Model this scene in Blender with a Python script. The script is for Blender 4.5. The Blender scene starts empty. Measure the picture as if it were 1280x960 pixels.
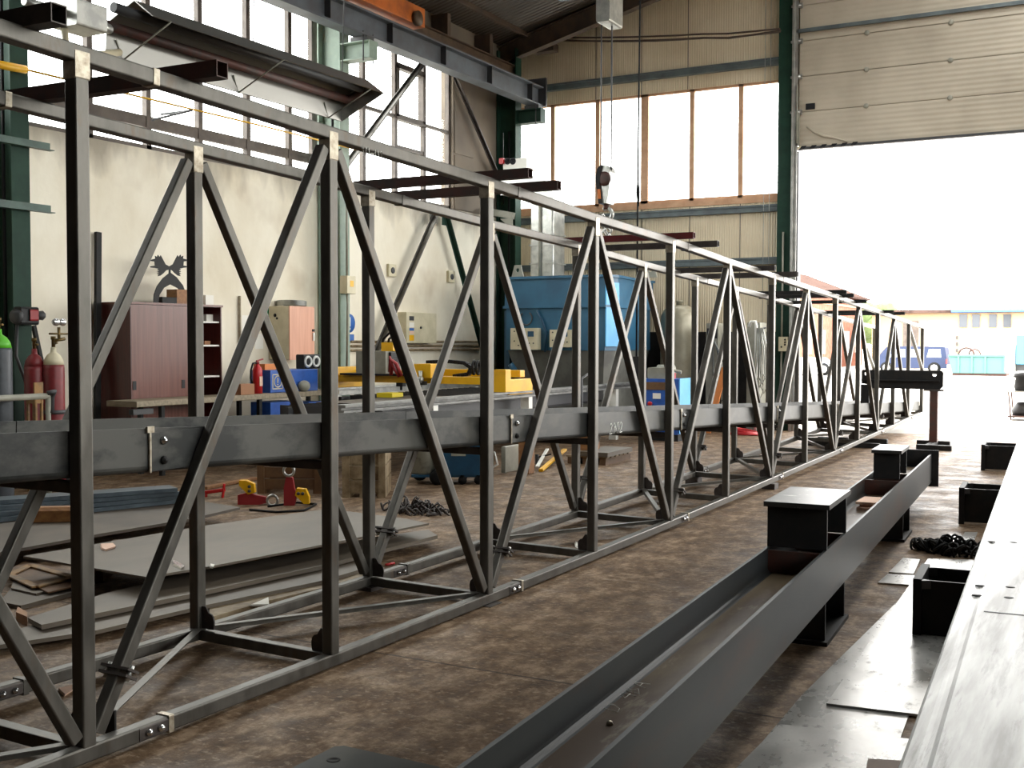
import bpy, bmesh, math, random
from mathutils import Vector, Matrix
random.seed(7)
PI = math.pi
SC = bpy.context.scene
COL = SC.collection
# ------------------------------------------------------------------ camera
EYE = Vector((0, 0, 1.785))
FPX = 1416.26
YAW, PITCH, ROLL = -0.49858, -0.03736, 0.001924
cy, sy, cp, sp = math.cos(YAW), math.sin(YAW), math.cos(PITCH), math.sin(PITCH)
FWD = Vector((sy*cp, cy*cp, sp))
_r = Vector((cy, -sy, 0)); _u = _r.cross(FWD)
RGT = math.cos(ROLL)*_r + math.sin(ROLL)*_u
UPV = -math.sin(ROLL)*_r + math.cos(ROLL)*_u
def AT(axis, val, x, y):
    """world point seen at photo pixel (x, y) on the plane axis = val"""
    d = RGT*((x-640)/FPX) - UPV*((y-480)/FPX) + FWD
    i = 'XYZ'.index(axis)
    return EYE + d*((val-EYE[i])/d[i])
cd = bpy.data.cameras.new('camera'); cam = bpy.data.objects.new('camera', cd); COL.objects.link(cam)
cam.matrix_world = Matrix(((RGT.x, UPV.x, -FWD.x, EYE.x), (RGT.y, UPV.y, -FWD.y, EYE.y), (RGT.z, UPV.z, -FWD.z, EYE.z), (0, 0, 0, 1)))
cd.sensor_width = 36; cd.lens = 36*FPX/1280; cd.clip_end = 500; cd.clip_start = .05
SC.camera = cam
vs = SC.view_settings
vs.view_transform = 'Standard'; vs.look = 'None'; vs.gamma = 1; vs.use_curve_mapping = False
vs.exposure = 0.2
SC.display_settings.display_device = 'sRGB'

# ------------------------------------------------------------------ materials
def srgb(c):
    return tuple(((v/255)/12.92 if v/255 <= .04045 else (((v/255)+.055)/1.055)**2.4) for v in c) + (1,)
def mat(name, col, rough=.5, metal=0., col2=None, scale=4., lo=.4, hi=.6, bump=0., bscale=30., rvar=0., stretch=(1, 1, 1), detail=6., spec=None, col3=None, scale3=20., lo3=.6, hi3=.75):
    m = bpy.data.materials.new(name); m.use_nodes = True
    nt = m.node_tree; N = nt.nodes; L = nt.links
    b = N['Principled BSDF']
    b.inputs['Roughness'].default_value = rough; b.inputs['Metallic'].default_value = metal
    if spec is not None: b.inputs['Specular IOR Level'].default_value = spec
    b.inputs['Base Color'].default_value = srgb(col)
    tc = N.new('ShaderNodeTexCoord'); mp = N.new('ShaderNodeMapping'); mp.inputs['Scale'].default_value = stretch
    L.new(tc.outputs['Object'], mp.inputs['Vector'])
    last = None
    if col2 is not None:
        n = N.new('ShaderNodeTexNoise'); n.inputs['Scale'].default_value = scale; n.inputs['Detail'].default_value = detail; n.inputs['Roughness'].default_value = .6
        L.new(mp.outputs[0], n.inputs['Vector'])
        r = N.new('ShaderNodeValToRGB'); r.color_ramp.elements[0].position = lo; r.color_ramp.elements[1].position = hi
        r.color_ramp.elements[0].color = srgb(col); r.color_ramp.elements[1].color = srgb(col2)
        L.new(n.outputs['Fac'], r.inputs['Fac']); last = r.outputs['Color']
        if rvar:
            mr = N.new('ShaderNodeMapRange'); mr.inputs['From Min'].default_value = lo; mr.inputs['From Max'].default_value = hi
            mr.inputs['To Min'].default_value = rough; mr.inputs['To Max'].default_value = max(.03, rough+rvar)
            L.new(n.outputs['Fac'], mr.inputs['Value']); L.new(mr.outputs[0], b.inputs['Roughness'])
    if col3 is not None:
        n3 = N.new('ShaderNodeTexNoise'); n3.inputs['Scale'].default_value = scale3; n3.inputs['Detail'].default_value = 8; n3.inputs['Roughness'].default_value = .7
        L.new(mp.outputs[0], n3.inputs['Vector'])
        r3 = N.new('ShaderNodeMapRange'); r3.inputs['From Min'].default_value = lo3; r3.inputs['From Max'].default_value = hi3
        L.new(n3.outputs['Fac'], r3.inputs['Value'])
        mx = N.new('ShaderNodeMix'); mx.data_type = 'RGBA'
        L.new(r3.outputs[0], mx.inputs['Factor'])
        if last is not None: L.new(last, mx.inputs['A'])
        else: mx.inputs['A'].default_value = srgb(col)
        mx.inputs['B'].default_value = srgb(col3); last = mx.outputs['Result']
    if last is not None: L.new(last, b.inputs['Base Color'])
    if bump:
        nb = N.new('ShaderNodeTexNoise'); nb.inputs['Scale'].default_value = bscale; nb.inputs['Detail'].default_value = 5
        L.new(mp.outputs[0], nb.inputs['Vector'])
        bp = N.new('ShaderNodeBump'); bp.inputs['Strength'].default_value = bump; bp.inputs['Distance'].default_value = .02
        L.new(nb.outputs['Fac'], bp.inputs['Height']); L.new(bp.outputs[0], b.inputs['Normal'])
    return m
M = {}
def mm(key, *a, **k):
    M[key] = mat(key, *a, **k); return M[key]
mm('mill_steel', (84, 81, 76), .38, .75, (108, 104, 98), 9, .35, .7, col3=(96, 80, 66), scale3=5, lo3=.56, hi3=.74, stretch=(1, 1, .35), rvar=.12)
mm('channel_steel', (46, 47, 46), .42, .5, (76, 75, 71), 3.2, .46, .56, stretch=(1, .7, 1.3), rvar=.1, col3=(80, 77, 74), scale3=1.7, lo3=.5, hi3=.7)
mm('weld_silver', (186, 176, 158), .4, .6, (140, 126, 108), 30, .4, .7)
mm('rust_steel', (82, 48, 40), .6, .2, (66, 52, 47), 6, .4, .62, col3=(104, 62, 46), scale3=14)
mm('dark_tube', (78, 71, 67), .5, .4, (60, 54, 52), 7, .4, .6)
mm('black_steel', (30, 30, 31), .6, .0, (40, 37, 35), 8, .4, .65, spec=.2)
mm('beam_steel', (30, 33, 35), .45, .15, (42, 43, 42), 2.3, .4, .6, stretch=(1, .25, 1), col3=(62, 44, 34), scale3=2.0, lo3=.54, hi3=.72, spec=.3)
mm('cap_steel', (40, 40, 40), .35, 0, (52, 51, 49), 5, .4, .6, col3=(150, 148, 143), scale3=7, lo3=.58, hi3=.68, stretch=(1, 1.6, 1), spec=.4)
mm('beam_web', (104, 90, 70), .5, 0, (70, 54, 40), 2.0, .42, .6, stretch=(1.6, .4, 1), col3=(136, 126, 110), scale3=6, lo3=.55, hi3=.7, spec=.2)
mm('plate_shiny', (150, 148, 144), .26, .45, (182, 180, 176), 2.2, .4, .62, stretch=(1.6, 1, 1), rvar=.12, col3=(74, 70, 64), scale3=4.5, lo3=.57, hi3=.66, bump=.03, bscale=22)
mm('plate_dull', (85, 76, 65), .5, .2, (101, 90, 77), 1.4, .4, .6, stretch=(.8, .4, 1), col3=(90, 82, 74), scale3=4, lo3=.55, hi3=.7)
mm('plate_dark', (72, 63, 54), .55, .15, (88, 78, 66), 1.6, .4, .6)
mm('girder_top', (150, 149, 146), .4, 0, (112, 110, 106), 2.6, .44, .66, stretch=(3.4, .3, 1), rvar=.08, col3=(66, 62, 57), scale3=3.4, lo3=.56, hi3=.68)
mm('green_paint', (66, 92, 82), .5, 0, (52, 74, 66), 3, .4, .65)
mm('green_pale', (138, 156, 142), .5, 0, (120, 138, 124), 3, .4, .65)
mm('polished', (150, 149, 145), .4, .9)
mm('dim_wall', (54, 48, 42), .9, 0, (44, 38, 34), 1.5, .4, .6)
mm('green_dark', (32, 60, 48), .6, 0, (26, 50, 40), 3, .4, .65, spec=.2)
mm('runway_paint', (92, 98, 106), .55, 0, (76, 78, 82), 2, .4, .65)
mm('brown_rail', (92, 72, 54), .6, .2, (70, 54, 42), 5, .4, .6)
mm('orange_paint', (196, 104, 34), .5, 0, (150, 78, 30), 3, .45, .7)
mm('yellow_paint', (232, 176, 14), .42, 0, (214, 156, 14), 4, .45, .7)
mm('yellow_bright', (238, 214, 40), .42)
mm('blue_machine', (42, 97, 128), .45, 0, (35, 82, 112), 1.5, .4, .65, col3=(70, 72, 70), scale3=3.5, lo3=.66, hi3=.72)
mm('light_blue', (84, 172, 226), .4, 0, (76, 160, 214), 3, .4, .6)
mm('blue_box', (44, 92, 176), .4, 0, (38, 80, 156), 6, .4, .6)
mm('blue_trolley', (24, 74, 104), .45, 0, (20, 60, 86), 3, .4, .6)
mm('blue_sign', (46, 98, 172), .5)
mm('mahogany', (84, 32, 26), .34, 0, (66, 24, 20), 3, .35, .65, stretch=(8, 8, .5))
mm('wood_door', (112, 66, 54), .3, 0, (92, 50, 40), 3, .35, .65, stretch=(9, 9, .4), spec=.35)
mm('pink_wood', (212, 152, 122), .4, 0, (200, 140, 110), 4, .35, .65, stretch=(6, 6, .4))
mm('pale_wood', (156, 143, 120), .6, 0, (124, 112, 92), 4, .35, .65, stretch=(1, 5, 5))
mm('timber', (156, 108, 62), .6, 0, (124, 82, 46), 5, .35, .65, stretch=(1, 4, 4))
mm('old_timber', (108, 78, 48), .65, 0, (84, 58, 36), 5, .35, .65)
mm('grey_timber', (160, 142, 112), .65, 0, (112, 92, 66), 6, .35, .65)
mm('grey_paint', (150, 148, 134), .5, 0, (134, 132, 120), 4, .4, .6)
mm('cream_paint', (214, 204, 176), .5, 0, (200, 190, 160), 4, .4, .6)
mm('white_paint', (228, 226, 218), .5)
mm('paper', (236, 232, 222), .8)
mm('paper_pink', (226, 190, 168), .8)
mm('black_rubber', (26, 26, 27), .6, spec=.15)
mm('black_plastic', (32, 32, 34), .45, spec=.25)
mm('dark_grey', (62, 62, 64), .5)
mm('charcoal', (42, 41, 41), .55, 0, (34, 33, 33), 3, .4, .6, spec=.2)
mm('speaker_white', (226, 226, 222), .5)
mm('tank_beige', (176, 168, 146), .4, .1, (158, 150, 128), 2, .4, .6)
mm('galvanised', (186, 186, 180), .34, .7, (160, 160, 156), 6, .4, .6)
mm('chrome', (220, 220, 220), .18, .95)
mm('brass', (112, 92, 54), .4, .7)
mm('maroon_cylinder', (128, 40, 44), .42, 0, (104, 34, 38), 4, .4, .6)
mm('grey_cylinder', (70, 74, 80), .45, 0, (56, 60, 66), 4, .4, .6)
mm('green_cap', (92, 184, 42), .5)
mm('red_paint', (190, 32, 36), .38)
mm('red_dull', (150, 40, 44), .5)
mm('orange_box', (214, 130, 66), .6)
mm('cardboard', (156, 110, 78), .7)
mm('chalk', (240, 238, 232), .9, spec=0)
mm('frame_dark', (96, 86, 78), .6, 0, (80, 70, 64), 4, .4, .6)
mm('frame_tan', (206, 164, 130), .6, 0, (190, 146, 112), 3, .4, .6)
mm('girt', (96, 106, 108), .5, .1, (80, 88, 90), 3, .4, .6)
mm('rafter', (76, 60, 46), .7, 0, (58, 46, 38), 4, .4, .6)
mm('brick', (160, 112, 96), .8, 0, (140, 96, 82), 3, .4, .6, spec=0)
mm('render_cream', (176, 150, 122), .8, spec=0)
mm('roof_tin', (92, 75, 69), .8, 0, (64, 52, 48), 1.5, .4, .6, stretch=(1, 6, 1), spec=0)
mm('dumpster_green', (92, 128, 122), .7, spec=0)
mm('edge_blue', (84, 112, 160), .7, spec=0)
mm('van_blue', (54, 62, 86), .5, spec=.1)
mm('van_pale', (176, 188, 214), .3)
mm('cyan_paint', (70, 180, 220), .5)
mm('glass_dark', (60, 66, 74), .1)
mm('blast_grey', (106, 106, 100), .6, 0, (88, 88, 84), 3, .4, .6)
mm('leaf', (104, 122, 76), .8, 0, (84, 104, 60), 3, .4, .6)
def special(name, build):
    m = bpy.data.materials.new(name); m.use_nodes = True
    build(m.node_tree, m.node_tree.nodes, m.node_tree.links); M[name] = m
def _glass(nt, N, L):
    b = N['Principled BSDF']; o = N['Material Output']; N.remove(b)
    t = N.new('ShaderNodeBsdfTransparent'); t.inputs[0].default_value = (.93, .95, .95, 1)
    g = N.new('ShaderNodeBsdfGlossy'); g.inputs['Roughness'].default_value = .05
    mx = N.new('ShaderNodeMixShader'); mx.inputs[0].default_value = .04; L.new(t.outputs[0], mx.inputs[1]); L.new(g.outputs[0], mx.inputs[2]); L.new(mx.outputs[0], o.inputs[0])
special('pane', _glass)
JOINT_Y = 5.3
def _floor(nt, N, L):
    b = N['Principled BSDF']; tc = N.new('ShaderNodeTexCoord')
    def noise(s, d=8, r=.65, st=(1, 1, 1)):
        mp = N.new('ShaderNodeMapping'); mp.inputs['Scale'].default_value = st; L.new(tc.outputs['Object'], mp.inputs[0])
        n = N.new('ShaderNodeTexNoise'); n.inputs['Scale'].default_value = s; n.inputs['Detail'].default_value = d; n.inputs['Roughness'].default_value = r
        L.new(mp.outputs[0], n.inputs['Vector']); return n.outputs['Fac']
    def ramp(f, stops):
        r = N.new('ShaderNodeValToRGB'); e = r.color_ramp.elements
        while len(e) < len(stops): e.new(.5)
        for q, (p, c) in zip(e, stops): q.position = p; q.color = srgb(c)
        L.new(f, r.inputs[0]); return r.outputs[0]
    base = ramp(noise(.55), [(.3, (82, 62, 43)), (.5, (93, 71, 51)), (.68, (112, 89, 67))])
    fine = ramp(noise(4.5, 10, .75, (1.3, .8, 1)), [(.38, (48, 35, 24)), (.5, (108, 86, 64)), (.62, (180, 156, 130))])
    mx = N.new('ShaderNodeMix'); mx.data_type = 'RGBA'; mx.inputs['Factor'].default_value = .5; L.new(base, mx.inputs['A']); L.new(fine, mx.inputs['B'])
    # pale scuffs
    sc = N.new('ShaderNodeMapRange'); sc.inputs['From Min'].default_value = .58; sc.inputs['From Max'].default_value = .68; L.new(noise(2.3, 12, .8, (.6, 1.6, 1)), sc.inputs['Value'])
    ml = N.new('ShaderNodeMath'); ml.operation = 'MULTIPLY'; ml.inputs[1].default_value = .55; L.new(sc.outputs[0], ml.inputs[0])
    m2 = N.new('ShaderNodeMix'); m2.data_type = 'RGBA'; L.new(ml.outputs[0], m2.inputs['Factor']); L.new(mx.outputs['Result'], m2.inputs['A']); m2.inputs['B'].default_value = srgb((190, 172, 152))
    # dark oil stains
    st = N.new('ShaderNodeMapRange'); st.inputs['From Min'].default_value = .6; st.inputs['From Max'].default_value = .72; L.new(noise(.8, 6, .6, (1, 1, 1)), st.inputs['Value'])
    ms = N.new('ShaderNodeMath'); ms.operation = 'MULTIPLY'; ms.inputs[1].default_value = .5; L.new(st.outputs[0], ms.inputs[0])
    m3 = N.new('ShaderNodeMix'); m3.data_type = 'RGBA'; L.new(ms.outputs[0], m3.inputs['Factor']); L.new(m2.outputs['Result'], m3.inputs['A']); m3.inputs['B'].default_value = srgb((58, 40, 28))
    # pale flecks, dark specks
    fk = N.new('ShaderNodeMapRange'); fk.inputs['From Min'].default_value = .56; fk.inputs['From Max'].default_value = .64; fk.inputs['To Max'].default_value = .32; L.new(noise(26, 5, .6, (.8, 1.2, 1)), fk.inputs['Value'])
    m4 = N.new('ShaderNodeMix'); m4.data_type = 'RGBA'; L.new(fk.outputs[0], m4.inputs['Factor']); L.new(m3.outputs['Result'], m4.inputs['A']); m4.inputs['B'].default_value = srgb((186, 166, 142))
    dk = N.new('ShaderNodeMapRange'); dk.inputs['From Min'].default_value = .57; dk.inputs['From Max'].default_value = .66; dk.inputs['To Max'].default_value = .42; L.new(noise(13, 6, .65), dk.inputs['Value'])
    m5 = N.new('ShaderNodeMix'); m5.data_type = 'RGBA'; L.new(dk.outputs[0], m5.inputs['Factor']); L.new(m4.outputs['Result'], m5.inputs['A']); m5.inputs['B'].default_value = srgb((54, 40, 28))
    # joint between the floor slabs, running across the hall every 6.4 m
    sx = N.new('ShaderNodeSeparateXYZ'); L.new(tc.outputs['Object'], sx.inputs[0])
    wv = N.new('ShaderNodeMath'); wv.operation = 'MULTIPLY_ADD'; wv.inputs[1].default_value = .03; L.new(noise(1.5, 4), wv.inputs[0]); L.new(sx.outputs['Y'], wv.inputs[2])
    pg = N.new('ShaderNodeMath'); pg.operation = 'PINGPONG'; pg.inputs[1].default_value = 3.2
    of = N.new('ShaderNodeMath'); of.operation = 'ADD'; of.inputs[1].default_value = 32-JOINT_Y; L.new(wv.outputs[0], of.inputs[0]); L.new(of.outputs[0], pg.inputs[0])
    jt = N.new('ShaderNodeMath'); jt.operation = 'LESS_THAN'; jt.inputs[1].default_value = .01; L.new(pg.outputs[0], jt.inputs[0])
    jm = N.new('ShaderNodeMath'); jm.operation = 'MULTIPLY'; jm.inputs[1].default_value = .75; L.new(jt.outputs[0], jm.inputs[0])
    m6 = N.new('ShaderNodeMix'); m6.data_type = 'RGBA'; L.new(jm.outputs[0], m6.inputs['Factor']); L.new(m5.outputs['Result'], m6.inputs['A']); m6.inputs['B'].default_value = srgb((40, 28, 20))
    L.new(m6.outputs['Result'], b.inputs['Base Color'])
    rr = N.new('ShaderNodeMapRange'); rr.inputs['From Min'].default_value = .35; rr.inputs['From Max'].default_value = .65; rr.inputs['To Min'].default_value = .45; rr.inputs['To Max'].default_value = .75; b.inputs['Specular IOR Level'].default_value = .2
    L.new(noise(3, 8), rr.inputs['Value']); L.new(rr.outputs[0], b.inputs['Roughness'])
    bp = N.new('ShaderNodeBump'); bp.inputs['Strength'].default_value = .5; bp.inputs['Distance'].default_value = .012
    L.new(noise(14, 8), bp.inputs['Height']); L.new(bp.outputs[0], b.inputs['Normal'])
special('floor_concrete', _floor)
def _plaster(nt, N, L):
    b = N['Principled BSDF']; tc = N.new('ShaderNodeTexCoord'); b.inputs['Roughness'].default_value = .85
    mp = N.new('ShaderNodeMapping'); mp.inputs['Scale'].default_value = (1, 1, .6); L.new(tc.outputs['Object'], mp.inputs[0])
    n = N.new('ShaderNodeTexNoise'); n.inputs['Scale'].default_value = .7; n.inputs['Detail'].default_value = 8; n.inputs['Roughness'].default_value = .6; L.new(mp.outputs[0], n.inputs[0])
    r = N.new('ShaderNodeValToRGB'); e = r.color_ramp.elements; e[0].position = .3; e[0].color = srgb((216, 205, 182)); e[1].position = .6; e[1].color = srgb((240, 233, 216)); L.new(n.outputs['Fac'], r.inputs[0])
    # grime under the sill, streaked
    sx = N.new('ShaderNodeSeparateXYZ'); L.new(tc.outputs['Object'], sx.inputs[0])
    n2 = N.new('ShaderNodeTexNoise'); n2.inputs['Scale'].default_value = 1.6; n2.inputs['Detail'].default_value = 6
    mp2 = N.new('ShaderNodeMapping'); mp2.inputs['Scale'].default_value = (1, 1.3, .5); L.new(tc.outputs['Object'], mp2.inputs[0]); L.new(mp2.outputs[0], n2.inputs[0])
    ad = N.new('ShaderNodeMath'); ad.operation = 'MULTIPLY_ADD'; ad.inputs[1].default_value = 1.6; L.new(n2.outputs['Fac'], ad.inputs[0]); L.new(sx.outputs['Z'], ad.inputs[2])
    mr = N.new('ShaderNodeMapRange'); mr.inputs['From Min'].default_value = 4.9; mr.inputs['From Max'].default_value = 5.35; mr.inputs['To Max'].default_value = .6; L.new(ad.outputs[0], mr.inputs['Value'])
    m1 = N.new('ShaderNodeMix'); m1.data_type = 'RGBA'; L.new(mr.outputs[0], m1.inputs['Factor']); L.new(r.outputs[0], m1.inputs['A']); m1.inputs['B'].default_value = srgb((120, 110, 96))
    n3 = N.new('ShaderNodeTexNoise'); n3.inputs['Scale'].default_value = .9; n3.inputs['Detail'].default_value = 3; L.new(tc.outputs['Object'], n3.inputs[0])
    mr3 = N.new('ShaderNodeMapRange'); mr3.inputs['From Min'].default_value = .62; mr3.inputs['From Max'].default_value = .78; mr3.inputs['To Max'].default_value = .45; L.new(n3.outputs['Fac'], mr3.inputs['Value'])
    m2 = N.new('ShaderNodeMix'); m2.data_type = 'RGBA'; L.new(mr3.outputs[0], m2.inputs['Factor']); L.new(m1.outputs['Result'], m2.inputs['A']); m2.inputs['B'].default_value = srgb((168, 146, 116))
    L.new(m2.outputs['Result'], b.inputs['Base Color'])
    bp = N.new('ShaderNodeBump'); bp.inputs['Strength'].default_value = .3; bp.inputs['Distance'].default_value = .02; n4 = N.new('ShaderNodeTexNoise'); n4.inputs['Scale'].default_value = 6; n4.inputs['Detail'].default_value = 8
    L.new(tc.outputs['Object'], n4.inputs[0]); L.new(n4.outputs['Fac'], bp.inputs['Height']); L.new(bp.outputs[0], b.inputs['Normal'])
special('plaster', _plaster)
def _ribbed(c1, c2, axis, freq, strength=.5, rough=.5):
    def f(nt, N, L):
        b = N['Principled BSDF']; b.inputs['Roughness'].default_value = rough
        tc = N.new('ShaderNodeTexCoord'); w = N.new('ShaderNodeTexWave'); w.bands_direction = axis; w.inputs['Scale'].default_value = freq
        L.new(tc.outputs['Object'], w.inputs[0])
        n = N.new('ShaderNodeTexNoise'); n.inputs['Scale'].default_value = .8; n.inputs['Detail'].default_value = 7; L.new(tc.outputs['Object'], n.inputs[0])
        r = N.new('ShaderNodeValToRGB'); e = r.color_ramp.elements; e[0].position = .32; e[0].color = srgb(c2); e[1].position = .62; e[1].color = srgb(c1); L.new(n.outputs['Fac'], r.inputs[0])
        L.new(r.outputs[0], b.inputs['Base Color'])
        bp = N.new('ShaderNodeBump'); bp.inputs['Strength'].default_value = strength; bp.inputs['Distance'].default_value = .02
        L.new(w.outputs['Fac'], bp.inputs['Height']); L.new(bp.outputs[0], b.inputs['Normal'])
    return f
special('panel_wall', _ribbed((232, 216, 186), (214, 196, 164), 'X', 6.0))
special('door_panel', _ribbed((186, 175, 157), (164, 153, 136), 'Z', 3.2, .25))
special('tin_roof', _ribbed((70, 62, 54), (54, 46, 40), 'Y', 2.4, .8))
special('concrete_panel', _ribbed((128, 116, 102), (104, 94, 84), 'Y', .3, .1, .85))
special('yard', _ribbed((176, 172, 164), (150, 146, 140), 'X', .2, 0, .9))

# ------------------------------------------------------------------ mesh helpers
def V(*a): return Vector(a[0] if len(a) == 1 else a)
def rrect(w, h, r=.006, n=2):
    pts = []
    for cx, cyy, a0 in ((w/2-r, h/2-r, 0), (-w/2+r, h/2-r, 90), (-w/2+r, -h/2+r, 180), (w/2-r, -h/2+r, 270)):
        for k in range(n+1):
            a = math.radians(a0+90*k/n); pts.append((cx+r*math.cos(a), cyy+r*math.sin(a)))
    return pts
def isec(w, h, tf, tw):
    return [(-w/2, -h/2), (w/2, -h/2), (w/2, -h/2+tf), (tw/2, -h/2+tf), (tw/2, h/2-tf), (w/2, h/2-tf), (w/2, h/2), (-w/2, h/2), (-w/2, h/2-tf), (-tw/2, h/2-tf), (-tw/2, -h/2+tf), (-w/2, -h/2+tf)]
def usec(w, h, t, r=0.0, n=4):
    """U open upward, centred in x, base at y=0, outer width w, height h"""
    o = [(-w/2, h)]
    i = []
    if r:
        o += [(-w/2+r-r*math.cos(PI/2*k/n), r-r*math.sin(PI/2*k/n)) for k in range(n+1)]
        o += [(w/2-r+r*math.sin(PI/2*k/n), r-r*math.cos(PI/2*k/n)) for k in range(n+1)]
        q = r-t
        i += [(w/2-t-q+q*math.cos(PI/2*k/n), t+q-q*math.sin(PI/2*k/n)) for k in range(n+1)]
        i += [(-w/2+t+q-q*math.sin(PI/2*k/n), t+q-q*math.cos(PI/2*k/n)) for k in range(n+1)]
    else:
        o += [(-w/2, 0), (w/2, 0)]; i += [(w/2-t, t), (-w/2+t, t)]
    return o + [(w/2, h), (w/2-t, h)] + i + [(-w/2+t, h)]
class MB:
    def __init__(s): s.v = []; s.f = []; s.sm = set()
    def poly(s, rings, close=True, cap=True, smooth=False):
        """loft a list of rings (equal length point lists)"""
        n = len(rings[0]); b = len(s.v)
        for r in rings: s.v += [tuple(p) for p in r]
        for k in range(len(rings)-1):
            for i in range(n if close else n-1):
                j = (i+1) % n; s.f.append((b+k*n+i, b+k*n+j, b+(k+1)*n+j, b+(k+1)*n+i))
                if smooth: s.sm.add(len(s.f)-1)
        if cap:
            s.f.append(tuple(b+i for i in reversed(range(n)))); s.f.append(tuple(b+(len(rings)-1)*n+i for i in range(n)))
        return s
    def extr(s, sec, p0, p1, up=(0, 0, 1), cap=True, smooth=False):
        p0, p1 = V(p0), V(p1); d = (p1-p0).normalized(); u = V(up); u = (u-d*u.dot(d)).normalized(); sd = d.cross(u)
        return s.poly([[p+sd*a+u*b for a, b in sec] for p in (p0, p1)], cap=cap, smooth=smooth)
    def path(s, sec, pts, up=(0, 0, 1)):
        """sweep a section along a nearly straight polyline, keeping `up`"""
        rs = []
        for k, p in enumerate(pts):
            d = (V(pts[min(k+1, len(pts)-1)])-V(pts[max(k-1, 0)])).normalized(); u = V(up); u = (u-d*u.dot(d)).normalized(); sd = d.cross(u)
            rs.append([V(p)+sd*a+u*b for a, b in sec])
        return s.poly(rs)
    def bar(s, p0, p1, w, h, up=(0, 0, 1), r=.005): return s.extr(rrect(w, h, min(r, w*.3, h*.3)), p0, p1, up)
    def hollow(s, p0, p1, w, h, t, up=(0, 0, 1)):
        p0, p1 = V(p0), V(p1); d = (p1-p0).normalized(); u = V(up); u = (u-d*u.dot(d)).normalized(); sd = d.cross(u)
        o = [(-w/2, -h/2), (w/2, -h/2), (w/2, h/2), (-w/2, h/2)]; i = [(a*(w-2*t)/w, c*(h-2*t)/h) for a, c in o]
        P = lambda p, q: p+sd*q[0]+u*q[1]
        b = len(s.v)
        for p in (p0, p1):
            for q in o+i: s.v.append(tuple(P(p, q)))
        for k in range(4):
            j = (k+1) % 4
            s.f += [(b+k, b+j, b+8+j, b+8+k), (b+4+j, b+4+k, b+12+k, b+12+j), (b+j, b+k, b+4+k, b+4+j), (b+8+k, b+8+j, b+12+j, b+12+k)]
        return s
    def box(s, x0, x1, y0, y1, z0, z1, r=0):
        if r: return s.extr(rrect(abs(x1-x0), abs(z1-z0), r), ((x0+x1)/2, y0, (z0+z1)/2), ((x0+x1)/2, y1, (z0+z1)/2))
        b = len(s.v)
        s.v += [(x, y, z) for z in (z0, z1) for x, y in ((x0, y0), (x1, y0), (x1, y1), (x0, y1))]
        s.f += [tuple(b+i for i in q) for q in ((3, 2, 1, 0), (4, 5, 6, 7), (0, 1, 5, 4), (1, 2, 6, 5), (2, 3, 7, 6), (3, 0, 4, 7))]
        return s
    def prism(s, pts, ext):
        """flat polygon (3-D points) extruded by the vector ext"""
        e = V(ext); return s.poly([[V(p) for p in pts], [V(p)+e for p in pts]])
    def slab(s, pts, z0, z1): return s.poly([[(p[0], p[1], z0) for p in pts], [(p[0], p[1], z1) for p in pts]])
    def tube(s, pts, r, n=8, cap=True):
        pts = [V(p) for p in pts]; rs = []; u = None
        for k, p in enumerate(pts):
            d = (pts[min(k+1, len(pts)-1)]-pts[max(k-1, 0)]).normalized()
            if u is None: u = V(0, 0, 1) if abs(d.z) < .9 else V(0, 1, 0)
            u = (u-d*u.dot(d))
            if u.length < 1e-4: u = V(1, 0, 0)-d*d.x
            u.normalize(); w = d.cross(u); q = r[k] if isinstance(r, (list, tuple)) else r
            rs.append([p+(u*math.cos(2*PI*i/n)+w*math.sin(2*PI*i/n))*q for i in range(n)])
        return s.poly(rs, cap=cap, smooth=True)
    def lathe(s, prof, c, n=24, axis=(0, 0, 1)):
        """profile [(radius, height)] around axis at c"""
        a = V(axis).normalized(); u = V(0, 0, 1) if abs(a.z) < .9 else V(1, 0, 0); u = (u-a*u.dot(a)).normalized(); w = a.cross(u)
        return s.poly([[V(c)+a*h+(u*math.cos(2*PI*i/n)+w*math.sin(2*PI*i/n))*max(r, 1e-4) for i in range(n)] for r, h in prof], smooth=True)
    def ball(s, c, r, n=12, sq=(1, 1, 1)):
        c = V(c); rs = []
        for k in range(n//2+1):
            a = -PI/2+PI*k/(n//2); q = max(math.cos(a), 1e-3)*r
            rs.append([c+V(q*math.cos(2*PI*i/n)*sq[0], q*math.sin(2*PI*i/n)*sq[1], r*math.sin(a)*sq[2]) for i in range(n)])
        return s.poly(rs, smooth=True)
    def torus(s, c, R, r, axis=(0, 0, 1), n=20, m=6, a0=0, a1=2*PI, sq=1.):
        a = V(axis).normalized(); u = V(0, 0, 1) if abs(a.z) < .9 else V(1, 0, 0); u = (u-a*u.dot(a)).normalized(); w = a.cross(u)
        full = abs(a1-a0-2*PI) < 1e-6; k = n+1
        return s.tube([V(c)+(u*math.cos(a0+(a1-a0)*i/n)*sq+w*math.sin(a0+(a1-a0)*i/n))*R for i in range(k)], r, m, cap=not full)
    def build(s, name, m, parent=None, base=None):
        me = bpy.data.meshes.new(name); o = bpy.data.objects.new(name, me); COL.objects.link(o)
        if parent is not None: off = WL[parent.name]
        elif base is not None: off = V(base)
        else: off = V(0, 0, 0)
        me.from_pydata([(x-off.x, y-off.y, z-off.z) for x, y, z in s.v], [], s.f)
        bm = bmesh.new(); bm.from_mesh(me); bmesh.ops.recalc_face_normals(bm, faces=bm.faces); bm.to_mesh(me); bm.free()
        for i in s.sm: me.polygons[i].use_smooth = True
        me.materials.append(M[m] if isinstance(m, str) else m)
        if parent is not None: o.parent = parent
        else: o.location = off
        WL[o.name] = V(off)
        return o
WL = {}
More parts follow.
